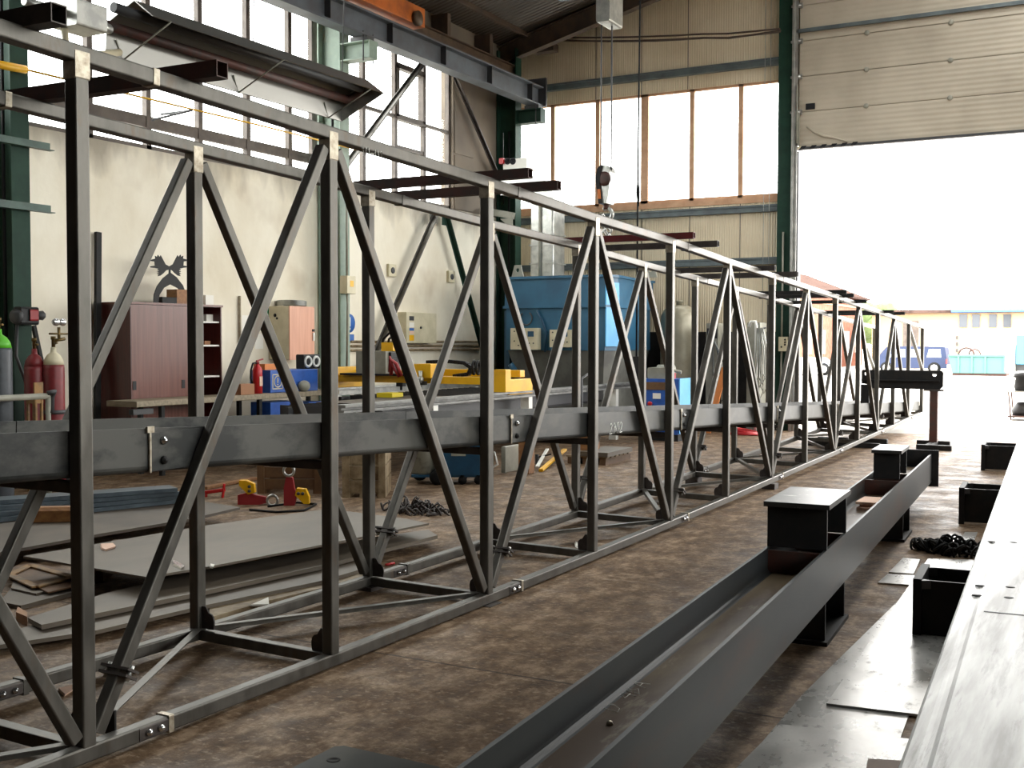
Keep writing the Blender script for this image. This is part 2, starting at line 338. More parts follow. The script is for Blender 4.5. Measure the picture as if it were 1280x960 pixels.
def tag(o, label, cat, group=None, kind=None):
    o['label'] = label; o['category'] = cat
    if group: o['group'] = group
    if kind: o['kind'] = kind
    return o
def thing(name, loc, label, cat, group=None):
    o = bpy.data.objects.new(name, None); COL.objects.link(o); o.location = V(loc); o.empty_display_size = .1; WL[o.name] = V(loc)
    return tag(o, label, cat, group)
def struct(o, label=None):
    o['kind'] = 'structure'
    if label: o['label'] = label
    return o
def sroot(name, loc=(0, 0, 0)):
    o = bpy.data.objects.new(name, None); COL.objects.link(o); o.location = V(loc); WL[o.name] = V(loc); o['kind'] = 'structure'; return o
def strokes(mb, org, ux, uz, lines, r=.004):
    """chalk handwriting: polylines in the plane (ux, uz)"""
    for ln in lines: mb.tube([V(org)+V(ux)*a+V(uz)*b for a, b in ln], r, 5)
    return mb
GL = {'0': [[(0, .5), (.1, .95), (.45, 1), (.6, .5), (.45, 0), (.1, .05), (0, .5)]], '1': [[(.1, .7), (.35, 1), (.35, 0)]], '2': [[(0, .8), (.25, 1), (.5, .8), (.35, .45), (0, 0), (.6, .05)]],
      '9': [[(.5, .75), (.25, 1), (0, .75), (.2, .5), (.5, .7), (.45, .3), (.2, 0)]], '-': [[(.05, .5), (.55, .5)]], 'D': [[(0, 0), (0, 1), (.4, .9), (.6, .5), (.4, .1), (0, 0)]], '4': [[(.35, 1), (0, .4), (.6, .4)], [(.45, .7), (.45, 0)]],
      'B': [[(0, 0), (0, 1), (.45, .85), (.1, .55), (.55, .3), (0, 0)]], 'A': [[(0, 0), (.3, 1), (.6, 0)], [(.1, .4), (.5, .4)]], ' ': [], 'J': [[(.1, 1), (.5, 1), (.4, .1), (.15, 0), (0, .2)]]}
def chalk(parent, txt, org, ux, uz, size, r=.004, name='chalk_mark'):
    mb = MB(); k = 0
    for ch in txt:
        strokes(mb, V(org)+V(ux)*(k*size*.8), V(ux)*size, V(uz)*size, GL[ch], r); k += 1
    return mb.build(name, 'chalk', parent)
mm('flat_blue', (92, 104, 112), .4, .4, (72, 82, 90), 3, .4, .6)
mm('yellow_rust', (150, 112, 62), .6, .1, (104, 84, 60), 6, .4, .6)
mm('drum_grey', (122, 118, 104), .5, .2, (84, 82, 74), 7, .45, .6)
mm('rail_grey', (120, 120, 116), .45, .3, (92, 92, 89), 5, .4, .6)
# ================================================================== the setting
YE = 23.0; XL = -12.4; XR = 10.0; YB = -26.0; RZ0 = 8.35; RS = .25; XRIDGE = -1.2
def roofz(x): return RZ0 + RS*((x-XL) if x < XRIDGE else (2*XRIDGE-x-XL))
struct(MB().box(XL-.3, XR+.3, YB-.3, YE+.15, -.2, 0).build('floor', 'floor_concrete'))
struct(MB().box(-160, 160, -160, 170, -.35, -.2).build('ground', 'yard'))
struct(MB().slab([(-160, YE+.15), (160, YE+.15), (160, 170), (-160, 170)], -.2, -.02).build('ground_yard', 'yard'))
# left wall: plaster below the windows, dark concrete above
struct(MB().box(XL-.3, XL, 2.9, YE, 0, 4.53).build('wall_left', 'plaster'))
struct(MB().box(XL-.3, XL, YB, 2.9, 0, 4.53).build('wall_left_rear', 'dim_wall'))  # unseen stretch, coloured dark so the steel posts mirror less light
mb = MB().box(XL-.3, XL, YB, YE, 7.55, RZ0+.1).box(XL-.3, XL, YB, 2.95, 4.53, 7.55).box(XL-.3, XL, 20.2, YE, 4.53, 7.55)
mb.box(XL, XL+.02, 20.24, 21.0, 5.7, 7.5).box(XL, XL+.02, 20.24, 21.0, 4.55, 5.66)
struct(mb.build('wall_left_upper', 'concrete_panel'))
struct(MB().box(XR, XR+.3, YB, YE, 0, 3.2).build('wall_right', 'concrete_panel'))
struct(MB().box(XR, XR+.3, YB, YE, 7.8, RZ0+.1).box(XR, XR+.3, YB, 0, 3.2, 7.8).build('wall_right_upper', 'concrete_panel'))
struct(MB().prism([(XL-.3, YB, 0), (XR+.3, YB, 0), (XR+.3, YB, RZ0), (XRIDGE, YB, roofz(XRIDGE)), (XL-.3, YB, RZ0)], (0, -.3, 0)).build('wall_rear', 'dim_wall'))
# end wall with its window and door openings
mb = MB(); DX0, DX1, DZ = -6.0, 4.6, 6.2; WX1 = -6.26; WZ0, WZ1 = 4.75, 7.12
mb.box(XL-.3, DX0, YE, YE+.15, 0, WZ0).box(WX1, DX0, YE, YE+.15, WZ0, WZ1).box(XL-.3, XL, YE, YE+.15, WZ0, WZ1)
mb.prism([(XL-.3, YE, WZ1), (DX0, YE, WZ1), (DX0, YE, roofz(DX0)), (XL-.3, YE, roofz(XL-.3))], (0, .15, 0))
mb.prism([(DX0, YE, DZ), (DX1, YE, DZ), (DX1, YE, roofz(DX1)), (XRIDGE, YE, roofz(XRIDGE)), (DX0, YE, roofz(DX0))], (0, .15, 0))
mb.prism([(DX1, YE, 0), (XR+.3, YE, 0), (XR+.3, YE, roofz(XR+.3)), (DX1, YE, roofz(DX1))], (0, .15, 0))
struct(mb.build('wall_end', 'panel_wall'))
mb = MB()
for x in [AT('Y', YE, p, 300).x for p in (690, 745, 802, 862, 925)]: mb.box(x-.008, x+.008, YE-.006, YE, 0, WZ0)
for x in [AT('Y', YE, p, 100).x for p in (745, 802, 860)]: mb.box(x-.008, x+.008, YE-.006, YE, WZ1, roofz(x)-.1)
struct(mb.build('trim_1', 'frame_dark'))
# ceiling
th = .12
mb = MB()
SX0, SX1, SY0, SY1 = -2.6, .2, 7.0, 21.3       # unseen roof light, added along the ridge to brighten the hall
def roofpiece(x0, x1, y0, y1): mb.prism([(x0, y0, roofz(x0)), (x1, y0, roofz(x1)), (x1, y0, roofz(x1)+th), (x0, y0, roofz(x0)+th)], (0, y1-y0, 0))
roofpiece(XL-.3, SX0, YB-.3, YE+.15); roofpiece(SX0, XRIDGE, YB-.3, SY0); roofpiece(SX0, XRIDGE, SY1, YE+.15)
roofpiece(XRIDGE, SX1, YB-.3, SY0); roofpiece(XRIDGE, SX1, SY1, YE+.15); roofpiece(SX1, XR+.3, YB-.3, YE+.15)
if 0: mb.prism([(XRIDGE, YB-.3, roofz(XRIDGE)), (XR+.3, YB-.3, RZ0-.075), (XR+.3, YB-.3, RZ0+th-.075), (XRIDGE, YB-.3, roofz(XRIDGE)+th)], (0, YE-YB+.45, 0))
struct(mb.build('ceiling', 'tin_roof'))
r = sroot('added_roof_window', (XRIDGE, 14, 11))
f = MB()
for i in range(9):
    y = SY0+(SY1-SY0)*i/8
    for a, b in ((SX0, XRIDGE), (XRIDGE, SX1)): f.bar((a, y, roofz(a)+.05), (b, y, roofz(b)+.05), .06, .08)
for x in (SX0, XRIDGE, SX1): f.bar((x, SY0, roofz(x)+.05), (x, SY1, roofz(x)+.05), .06, .08)
f.build('window_frame', 'frame_dark', r)
for a, b in ((SX0, XRIDGE), (XRIDGE, SX1)): MB().prism([(a, SY0, roofz(a)+.06), (b, SY0, roofz(b)+.06), (b, SY0, roofz(b)+.066), (a, SY0, roofz(a)+.066)], (0, SY1-SY0, 0)).build('pane', 'pane', r)
k = 2
for y in (-3.3, 2.9, 9.33, 15.83, 22.13):
    mb = MB()
    for a, b in ((XL, XRIDGE), (XRIDGE, XR)):
        mb.extr(isec(.2, .4, .02, .02), (a, y, roofz(a)-.26), (b, y, roofz(b)-.26))
    struct(mb.build('trim_%d' % k, 'rafter')); k += 1
for i in range(6):
    x = XL+.7+i*1.8
    struct(MB().bar((x, YB, roofz(x)-.03), (x, YE, roofz(x)-.03), .08, .12).build('trim_%d' % k, 'rafter')); k += 1
# girts across the end wall
for z in (7.47, 4.52, 3.45):
    struct(MB().box(XL, DX0-.2, YE-.13, YE, z-.07, z+.07).box(XL, DX0-.2, YE-.16, YE-.13, z+.03, z+.07).build('trim_%d' % k, 'girt')); k += 1
struct(MB().box(-9.2, DX0-.25, YE-.06, YE-.005, 0, 2.0).build('baseboard_end', 'charcoal'))
# windows ------------------------------------------------------------
def wall_window(name, x, y0, y1, z0, z1, muls, trans, sash=None, side=1, d=.09):
    r = sroot(name, (x, (y0+y1)/2, z0))
    f = MB()
    xa, xb = (x-.16, x-.16+d) if side > 0 else (x+.16-d, x+.16)
    f.box(xa, xb, y0, y1, z0, z0+.07).box(xa, xb, y0, y1, z1-.07, z1)
    ys = [y0+.04]+list(muls)+[y1-.04]
    for y in ys: f.box(xa, xb, y-.045, y+.045, z0, z1)
    for z, a, b, h in trans: f.box(xa+.01, xb-.01, a, b, z-h/2, z+h/2)
    if sash:
        a, b, c, e = sash
        f.box(xa-.02, xb+.02, a, b, c-.05, c+.05).box(xa-.02, xb+.02, a, b, e-.05, e+.05).box(xa-.02, xb+.02, a, a+.09, c, e).box(xa-.02, xb+.02, b-.09, b, c, e)
    fo = f.build('window_frame', 'frame_dark', r); xm = (xa+xb)/2
    for a, b in zip(ys[:-1], ys[1:]): MB().box(xm-.004, xm+.004, a+.03, b-.03, z0+.05, z1-.05).build('pane', 'pane', r)
    return r
wall_window('window_1', XL, 9.3, 15.75, 4.53, 7.55, (9.85, 10.9, 11.95, 12.99, 14.06, 15.09), [(4.94, 9.3, 15.75, .16), (6.15, 9.3, 15.75, .06)])
r = wall_window('window_2', XL, 15.75, 20.22, 4.53, 7.55, (16.4, 17.19, 18.23, 19.24), [(6.12, 15.75, 18.23, .06), (6.12, 19.24, 20.2, .06), (5.55, 18.23, 19.24, .06)], (18.23, 19.24, 6.12, 7.1))
wall_window('window_3', XL, 2.95, 9.3, 4.53, 7.55, (4, 5.05, 6.1, 7.1, 8.1), [(4.94, 2.95, 9.3, .16), (6.15, 2.95, 9.3, .06)])
wall_window('window_4', XR, 0, 23, 3.2, 7.8, [1.64*i for i in range(1, 14)], [(5.5, 0, 23, .06)], side=-1)
r = sroot('window_5', (-9.3, YE, WZ0))
f = MB(); xs = [XL] + [AT('Y', YE, p, 200).x for p in (690, 746, 805, 864, 925)] + [WX1]
f.box(XL, WX1, YE+.02, YE+.1, WZ0, WZ0+.08).box(XL, WX1, YE+.02, YE+.1, WZ1-.05, WZ1)
for i, x in enumerate(xs): w = .085 if i == 3 else .05; f.box(x-w, x+w, YE+.02, YE+.1, WZ0, WZ1)
f.box(XL, WX1, YE-.03, YE+.05, WZ0-.1, WZ0+.02)
f.build('window_frame', 'frame_tan', r)
for a, b in zip(xs[:-1], xs[1:]): MB().box(a+.04, b-.04, YE+.055, YE+.063, WZ0+.04, WZ1-.03).build('pane', 'pane', r)
# overhead door -------------------------------------------------------
r = sroot('door_1', (-.7, YE-.2, 5.68))
zs = [5.66]+[6.37+.7*i for i in range(5)]
mb = MB()
for a, b in zip(zs[:-1], zs[1:]): mb.box(-5.88, DX1+.2, YE-.24, YE-.16, a+.006, b-.006, .012)
mb.build('door_panel', 'door_panel', r)
MB().box(-5.9, DX1+.2, YE-.27, YE-.14, 5.62, 5.67).build('bottom_seal', 'dark_grey', r)
mb = MB()
for i in range(6): mb.prism([(-5.86+.2*i, YE-.275, 5.63), (-5.76+.2*i, YE-.275, 5.63), (-5.71+.2*i, YE-.275, 5.69), (-5.81+.2*i, YE-.275, 5.69)], (0, -.004, 0))
mb.build('caution_stripe', 'black_plastic', r)
MB().box(-5.98, -5.8, YE-.275, YE-.272, 5.63, 5.69).build('caution_strip', 'cream_paint', r)
zt = AT('Y', YE-.3, 1000, 43).z
MB().box(-5.95, DX1+.2, YE-.3, YE-.24, 7.93, 8.0).build('stiffening_rail', 'girt', r)
p = AT('Y', YE-.25, 1013, 133); MB().box(p.x-.09, p.x+.09, YE-.26, YE-.24, p.z-.06, p.z+.06).build('handle', 'black_plastic', r)
for x in (AT('Y', YE-.25, 1083, 100).x, AT('Y', YE-.25, 1188, 90).x, 0.4, 2.2):
    for z in zs[1:5]: MB().lathe([(0, -.02), (.05, -.02), (.05, .01), (.03, .02), (0, .02)], (x, YE-.25, z), 12, (0, -1, 0)).build('hinge', 'grey_paint', r)
for z in zs[1:5]: MB().box(-5.98, -5.82, YE-.275, YE-.24, z-.05, z+.05).tube([(-6.05, YE-.26, z), (-5.85, YE-.26, z)], .025, 8).build('roller', 'galvanised', r)
MB().box(-5.93, -5.86, YE-.3, YE-.25, 5.7, 6.35).tube([(-5.9, YE-.32, 5.75), (-5.9, YE-.32, 6.9)], .02, 6).build('lock_bracket', 'grey_paint', r)
# loose wrinkle of the torn lining near the lower corner
mb = MB(); pts = [AT('Y', YE-.25, x, y) for x, y in ((1008, 158), (1018, 165), (1030, 170), (1045, 173), (1060, 177))]
mb.tube(pts, [.01, .03, .035, .02, .008], 6); mb.build('fabric_fold', 'door_panel', r)
# door post and guide rails
struct(MB().extr(isec(.3, .22, .015, .012), (-6.15, YE-.14, 0), (-6.15, YE-.14, roofz(-6.15)-.1), up=(0, 1, 0)).build('trim_%d' % k, 'green_dark')); k += 1
struct(MB().box(-6.0, -5.96, YE-.36, YE-.26, 0, 9.0).box(-6.0, -5.9, YE-.3, YE-.26, 0, 9).build('trim_%d' % k, 'galvanised')); k += 1
struct(MB().box(-5.94, -5.88, YE-.24, YE-.0, 0, 5.6).build('trim_%d' % k, 'dark_grey')); k += 1
struct(MB().box(DX1, DX1+.2, YE-.3, YE, 0, 9).build('trim_%d' % k, 'green_dark')); k += 1

# ================================================================== building steelwork
def column(y, label, m):
    t = thing('steel_column', (-12.14, y, 0), label, 'column')
    MB().extr(isec(.26, .48, .025, .016), (-12.14, y, .03), (-12.14, y, 8.2), up=(1, 0, 0)).build('shaft', m, t)
    MB().box(-12.38, -11.78, y-.25, y+.25, 0, .03).build('base_plate', 'green_dark', t)
    mb = MB().extr(isec(.24, .3, .02, .014), (-11.9, y, 6.7), (-11.3, y, 6.7)); mb.box(-11.31, -11.29, y-.12, y+.12, 6.55, 6.85)
    mb.build('crane_bracket', m, t)
    MB().box(-11.7, -11.35, y-.1, y+.1, 6.85, 6.93).build('bearing_pad', 'dark_grey', t)
    for dy in (-.14, .14): MB().tube([(-11.4, y+dy, 6.5), (-11.4, y+dy, 7.0)], .012, 6).build('tie_rod', 'dark_grey', t)
    MB().tube([(-12.08, y-.1, .03), (-12.08, y-.1, 6.4)], .022, 6).build('cable', 'black_rubber', t)
    return t
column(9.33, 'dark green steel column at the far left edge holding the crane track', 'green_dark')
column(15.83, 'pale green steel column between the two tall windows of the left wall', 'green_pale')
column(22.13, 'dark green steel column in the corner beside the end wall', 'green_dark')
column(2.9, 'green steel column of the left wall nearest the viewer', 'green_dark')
t = thing('crane_runway', (-11.5, 12, 6.93), 'grey steel crane runway beam running high along the left windows', 'crane beam')
MB().extr(isec(.28, .42, .03, .02), (-11.5, -9.5, 7.14), (-11.5, 22.3, 7.14)).build('runway_beam', 'runway_paint', t)
for i in range(18):
    y = -8+1.75*i; MB().prism([(-11.36, y, 6.97), (-11.36, y, 7.32), (-11.48, y, 7.32), (-11.48, y, 6.97)], (0, .015, 0)).build('stiffener', 'dark_grey', t)
MB().bar((-11.5, -9.5, 7.38), (-11.5, 22.3, 7.38), .07, .06).build('rail', 'brown_rail', t)
MB().box(-11.8, -11.3, 22.28, 22.34, 6.93, 7.55).build('end_stop', 'dark_grey', t)
t = thing('service_beam', (-12.1, 15, 7.6), 'brown painted beam along the dark upper left wall above the crane track', 'beam')
MB().extr(isec(.16, .22, .02, .015), (-12.0, 9.5, 7.72), (-12.0, 22.3, 7.72)).build('beam', 'brown_rail', t)
for y in (15.9, 17.6, 19.4, 21.1): MB().box(-12.38, -12.0, y-.06, y+.06, 7.83, 8.3).build('hanger', 'rafter', t)
# wind bracing of the left wall
def brace(p0, p1, label, m, w=.09):
    t = thing('wall_brace', (p0[0], p0[1], p0[2]), label, 'brace')
    MB().extr([(-w/2, 0), (w/2, 0), (w/2, .01), (.01, .01), (.01, w*.8), (-w/2+.04, w*.8), (-w/2+.04, .01), (-w/2, .01)], p0, p1, up=(1, 0, 0)).build('brace_bar', m, t)
    for p, q in ((p0, p1), (p1, p0)):
        d = (V(q)-V(p)).normalized(); c = V(p)+d*.1
        MB().box(c.x-.012, c.x-.002, c.y-.14, c.y+.14, max(.01, c.z-.14), c.z+.14).build('gusset', m, t)
brace((-12.2, 19.2, 4.36), (-12.2, 15.95, .02), 'steel wall brace sloping down left behind the cutting machine', 'mill_steel', .12)
brace((-12.2, 19.55, 4.36), (-12.2, 21.9, .02), 'dark green wall brace sloping down right to the corner column', 'green_dark', .12)
brace((-12.25, 16.0, 4.6), (-12.25, 19.2, 7.6), 'grey brace crossing the second window from lower left to upper right', 'mill_steel', .13)
brace((-12.25, 22.3, 4.9), (-12.25, 19.7, 7.5), 'brown brace on the concrete panel beside the corner column', 'dark_tube', .1)
# green rails bolted to the first column
for z, lab in ((4.14, 'upper green angle rail sticking out of the left column below the windows'), (3.37, 'lower green angle rail sticking out of the left column above the cylinders')):
    t = MB().extr([(0, 0), (.09, 0), (.09, .01), (.01, .01), (.01, .1), (0, .1)], (-11.86, 7.4, z), (-11.86, AT('X', -11.86, 62, 180).y, z)).build('angle_rail', 'green_paint', base=(-11.86, 7.4, z)); tag(t, lab, 'rail')
# ================================================================== the long box truss
YN = [3.228, 4.894, 6.606, 8.341, 10.084, 11.815, 13.548, 15.21, 16.915, 18.555, 20.13, 21.65, 23.27, 24.95]
ZT = [2.923, 2.868, 2.816, 2.745, 2.695, 2.612, 2.547, 2.481, 2.42, 2.34, 2.275, 2.207, 2.135, 2.07]
ZB = [.095, .078, .075, .082, .095, .115, .14, .165, .185, .22, .25, .27, .315, .33]
YN = [1.53]+YN; ZT = [2.985]+ZT; ZB = [.11]+ZB          # one bay more towards the viewer
NN = len(YN)
W = .07
XN, XF = -3.812, -4.788                                   # centre planes of near and far panels
T = thing('box_truss', (-4.3, 13, 0), 'very long welded grey steel box truss on the floor reaching out of the gate', 'truss')
sec = rrect(W, W, .009, 3); dsec = rrect(.06, .06, .008, 3)
def foot(i): return i % 2 == 1                             # index 1 is the first foot post seen
for X, dz in ((XN, 0), (XF, .022)):
    MB().path(sec, [(X, y+.035, z+.035) for y, z in zip(YN, ZT)]).build('top_chord', 'mill_steel', T)
    MB().path(sec, [(X, y+.035, z-.035+dz) for y, z in zip(YN, ZB)]).build('bottom_chord', 'mill_steel', T)
    for i in range(NN): MB().extr(sec, (X, YN[i]+.035, ZB[i]+dz-.002), (X, YN[i]+.035, ZT[i]+.004), up=(0, 1, 0)).build('post', 'mill_steel', T)
    for i in range(NN-1):
        a, b = (i, i+1) if foot(i+1) else (i+1, i)         # a = apex (top), b = foot
        s = 1 if YN[b] > YN[a] else -1
        top = V(X, YN[a]+.035+s*.055, ZT[a]-.05); bot = V(X, YN[b]+.035-s*.055, ZB[b]+dz+.035)
        if i == NN-2:                                      # last bay: a K of two shorter bars
            mid = V(X, YN[-1]+.0, 1.2)
            MB().extr(dsec, V(X, YN[i]+.1, ZT[i]-.05), mid+V(0, 0, .05), up=(1, 0, 0)).build('diagonal', 'mill_steel', T)
            MB().extr(dsec, mid-V(0, 0, .05), V(X, YN[i]+.1, ZB[i]+dz+.03), up=(1, 0, 0)).build('diagonal', 'galvanised', T)
            continue
        MB().extr(dsec, top, bot, up=(1, 0, 0)).build('diagonal', 'mill_steel', T)
        if s < 0 and i+1 < NN:                             # bolted flange pair low on the bar leaving each foot post
            d = (top-bot).normalized(); c = bot+d*(.26 if X == XN else .3)
            jo = MB().bar(c-d*.02, c-d*.008, .07, .17, up=(1, 0, 0), r=.003).build('joint_flange', 'dark_tube', T)
            MB().bar(c+d*.008, c+d*.02, .07, .17, up=(1, 0, 0), r=.003).build('joint_flange', 'dark_tube', T)
            for e in (-.065, .065): MB().tube([c+V(e, 0, 0)-d*.035, c+V(e, 0, 0)+d*.035], .011, 6).build('bolt', 'galvanised', jo)
    # sleeves joining the chord sections
    for i in range(1, NN-1, 2):
        f = lambda y: ZB[i]+(ZB[i+1]-ZB[i])*(y-YN[i])/(YN[i+1]-YN[i])-.035+dz
        y0 = YN[i]+.3
        sl = MB().bar((X, y0, f(y0)), (X, y0+.17, f(y0+.17)), .076, .06, r=.006).build('splice_sleeve', 'dark_tube', T)
        xo = X+.038
        for yy in (y0+.05, y0+.12): MB().lathe([(0, 0), (.016, 0), (.016, .012), (.009, .013), (.009, .02), (0, .02)], (xo, yy, f(yy)), 10, (1, 0, 0)).build('bolt', 'chrome', sl)
        MB().bar((X, y0+.17, f(y0+.17)), (X, y0+.2, f(y0+.2)), .082, .082, r=.004).build('collar', 'weld_silver' if X == XN else 'mill_steel', T)
    # ground weld spots on the post heads
    for i in range(1, NN-2):
        if i > 9: break
        mb = MB(); h = .11 if not foot(i) else .07
        mb.box(X-.037, X+.037, YN[i]-.002, YN[i]+.072, ZT[i]-h, ZT[i]+.045, .006)
        mb.build('weld_patch', 'weld_silver', T)
    for i in range(1, NN-2, 2):
        y = YN[i]+.42; z = ZT[i]+(ZT[i+1]-ZT[i])*.25+.035
        MB().bar((X, y, z), (X, y+.035, z-.001), .076, .076).build('weld_band', 'weld_silver' if i == 1 else 'mill_steel', T)
for i in range(NN):
    z = ZB[i]-.025
    MB().bar((XF+.035, YN[i]+.035, z+.01), (XN-.035, YN[i]+.035, z-.005), .06, .06).build('cross_strut', 'mill_steel', T)
    for X, s, dz in ((XN-.035, -1, 0), (XF+.035, 1, .022)):
        pts = [(0, 0), (.09, 0), (.095, .03)]+[(.05+.045*math.cos(a), .05+.045*math.sin(a)) for a in (0, .5, 1.0, 1.5)]+[(.03, .13), (0, .13)]
        MB().prism([(X+s*a, YN[i]+.03, ZB[i]+dz+b) for a, b in pts], (0, .01, 0)).build('gusset', 'dark_tube', T)
ang = [(-.022, -.018), (-.017, -.018), (-.017, .013), (.022, .013), (.022, .018), (-.022, .018)]
for i in range(NN-1):
    a = (XN-.04, YN[i]+.05, ZB[i]-.01) if foot(i) else (XF+.04, YN[i]+.07, ZB[i]+.01)
    b = (XF+.04, YN[i+1]-.0, ZB[i+1]+.01) if foot(i) else (XN-.04, YN[i+1]+.02, ZB[i+1]-.01)
    MB().extr(ang, a, b).build('floor_brace', 'mill_steel', T)
MB().box(XN-.16, XN-.05, YN[1]+.24, YN[1]+.25, .06, .17).build('cleat', 'black_steel', T)
# deep channel running through the middle
def zc(y): return 1.425-.0396*(y-2.9)
cw = (XN-.035)-(XF+.035)-.004; xc = (XN+XF)/2
js = [YN[0]-.1]+[YN[i]+.44 for i in range(1, NN-1, 2)]+[YN[-1]-.01]
for a, b in zip(js[:-1], js[1:]):
    MB().extr(usec(cw, .2, .007, .03), (xc, a+.003, zc(a)-.2), (xc, b-.003, zc(b)-.2)).build('channel_tray', 'channel_steel', T)
for k_, i in enumerate(range(1, NN-1, 2)):
    y = YN[i]+.44; xo = XN-.036
    sp = MB().prism([(xo, y, zc(y)-.195), (xo, y+.24, zc(y)-.195), (xo, y+.31, zc(y)-.02), (xo, y, zc(y)-.02)], (.006, 0, 0)).build('splice_plate', 'channel_steel', T)
    MB().bar((xo+.006, y, zc(y)-.2), (xo+.006, y, zc(y)), .012, .012, up=(1, 0, 0)).box(xo, xo+.014, y-.02, y+.02, zc(y)-.02, zc(y)+.008).build('weld_bead', 'weld_silver', sp)
    for dz, m in ((-.06, 'chrome'), (-.15, 'black_steel')): MB().lathe([(0, 0), (.02, 0), (.018, .012), (.01, .014), (.01, .02), (0, .02)], (xo+.006, y+.08, zc(y)+dz), 10, (1, 0, 0)).build('bolt', m, sp)
for i in range(1, NN-1):
    y = YN[i]+.035; MB().bar((XF+.03, y, zc(y)-.235), (XN-.03, y, zc(y)-.235), .05, .05).build('tray_bearer', 'dark_tube', T)
# chalk marks
p = AT('X', XN+.037, 452, 190); chalk(T, '10-01', (XN+.0352, p.y, p.z-.02), (0, 1, 0), (0, -.02, 1), .055, .002)
p = AT('X', XN-.034, 762, 543); chalk(T, '2902', (xc+cw/2+.0005, p.y, p.z), (0, 1, 0), (0, .15, 1), .09, .0035)

# loose spacer tubes lying across the truss
bars = [(74, 40, 'dark_tube', .075, 'dark square tube lying across the truss at the left edge of the picture', 1.45),
        (278, 88, 'rust_steel', .075, 'brown rusty square tube lying across the truss right of the first tall post', 1.9),
        (663, 217, 'rust_steel', .065, 'rusty tube of the pair in front of the corner column, the one farther left', 1.42),
        (699, 232, 'rust_steel', .065, 'rusty tube of the pair in front of the corner column, the one farther right', 1.4),
        (868, 295, 'red_tube', .06, 'red painted square tube lying across the truss below the end window', 1.42),
        (898, 305, 'dark_tube', .06, 'grey square tube lying across the truss just behind the red one', 1.42),
        (969, 340, 'dark_tube', .06, 'short dark tube lying on the truss in front of the gate post', 1.25),
        (997, 344, 'dark_tube', .065, 'longer dark tube poking past the gate post across the truss', 1.42),
        (1058, 366, 'black_steel', .06, 'black tube across the truss over the brick shed roof, the one on the left', 1.42),
        (1067, 371, 'black_steel', .06, 'black tube across the truss over the brick shed roof, the one on the right', 1.42),
        (1083, 379, 'black_steel', .055, 'black tube across the truss between the brick shed and the garages', 1.42),
        (1117, 391, 'black_steel', .055, 'black tube across the far truss end, left of the last one', 1.42),
        (1131, 392, 'black_steel', .055, 'last black tube across the truss before its open end', 1.42)]
mm('red_tube', (112, 34, 36), .5, .1, (86, 30, 30), 6, .4, .65)
for px, py, m, w, lab, ln in bars:
    z = 2.9
    for _ in range(40):
        p = AT('Z', z, px, py); i = max(k_ for k_ in range(NN-1) if YN[k_] <= p.y or k_ == 0)
        f_ = (p.y-YN[i])/(YN[i+1]-YN[i]); zt_ = ZT[i]+(ZT[i+1]-ZT[i])*f_+.07; z = .5*z+.5*(zt_+w/2)
    x1 = min(-3.55, max(p.x, -3.62)); y = p.y*(x1/p.x); z = zt_+w/2+.003
    t = thing('square_tube', (x1-ln/2, y, z-w/2), lab, 'steel tube', 'loose tubes lying across the truss')
    MB().hollow((x1-ln, y-.02*ln, z), (x1, y, z), w, w, .005).build('tube', m, t)

# black lifting beam on a stand beside the truss
YLB = 20.42
a = AT('Y', YLB, 1077, 462); b = AT('Y', YLB, 1179, 461); zb = AT('Y', YLB, 1179, 487).z
t = thing('lifting_beam', ((a.x+b.x)/2, YLB, zb), 'black steel lifting beam with an eye hole at each end, held across the truss end', 'lifting beam')
def holed(mb, cx, cz, outer, rad, y0, y1, n=20):
    """plate in the XZ plane with one round hole, built as a lofted ring"""
    ring = []; m = len(outer)
    for k_ in range(m):
        p = V(outer[k_][0], outer[k_][1], 0); an = math.atan2(p.y-cz, p.x-cx); ring.append((cx+rad*math.cos(an), cz+rad*math.sin(an)))
    b_ = len(mb.v)
    for y in (y0, y1):
        for q in outer: mb.v.append((q[0], y, q[1]))
        for q in ring: mb.v.append((q[0], y, q[1]))
    for k_ in range(m):
        j = (k_+1) % m
        mb.f += [(b_+k_, b_+j, b_+m+j, b_+m+k_), (b_+2*m+j, b_+2*m+k_, b_+3*m+k_, b_+3*m+j), (b_+j, b_+k_, b_+2*m+k_, b_+2*m+j), (b_+m+k_, b_+m+j, b_+3*m+j, b_+3*m+k_)]
    return mb
def subdiv(pts, n=6): return [(p[0]+(q[0]-p[0])*i/n, p[1]+(q[1]-p[1])*i/n) for p, q in zip(pts, pts[1:]+pts[:1]) for i in range(n)]
mb = MB(); zt_ = a.z; zs_ = zt_-.17
mb.prism([(a.x+.17, YLB, zb), (b.x-.05, YLB, zb), (b.x, YLB, zb+.05), (b.x, YLB, zs_), (a.x, YLB, zs_), (a.x, YLB, zb+.08), (a.x+.12, YLB, zb+.06)], (0, .04, 0))
e0, e1 = a.x+.16, b.x-.22
mb.box(e0, e1, YLB, YLB+.04, zs_, zt_)
holed(mb, a.x+.08, zt_-.07, subdiv([(a.x, zs_), (e0, zs_), (e0, zt_), (a.x+.02, zt_), (a.x, zt_-.02)]), .032, YLB, YLB+.04)
holed(mb, b.x-.14, zt_-.07, subdiv([(e1, zs_), (b.x, zs_), (b.x, zt_-.03), (b.x-.03, zt_), (e1, zt_)]), .034, YLB, YLB+.04)
mb.build('beam_plate', 'black_steel', t)
MB().box(a.x, b.x-.05, YLB-.05, YLB, zs_-.02, zs_+.0).build('rib', 'black_steel', t)
xs_ = AT('Y', YLB, 1167, 520).x
t = thing('stand', (xs_, YLB, 0), 'dark steel T stand holding the right end of the black lifting beam', 'stand')
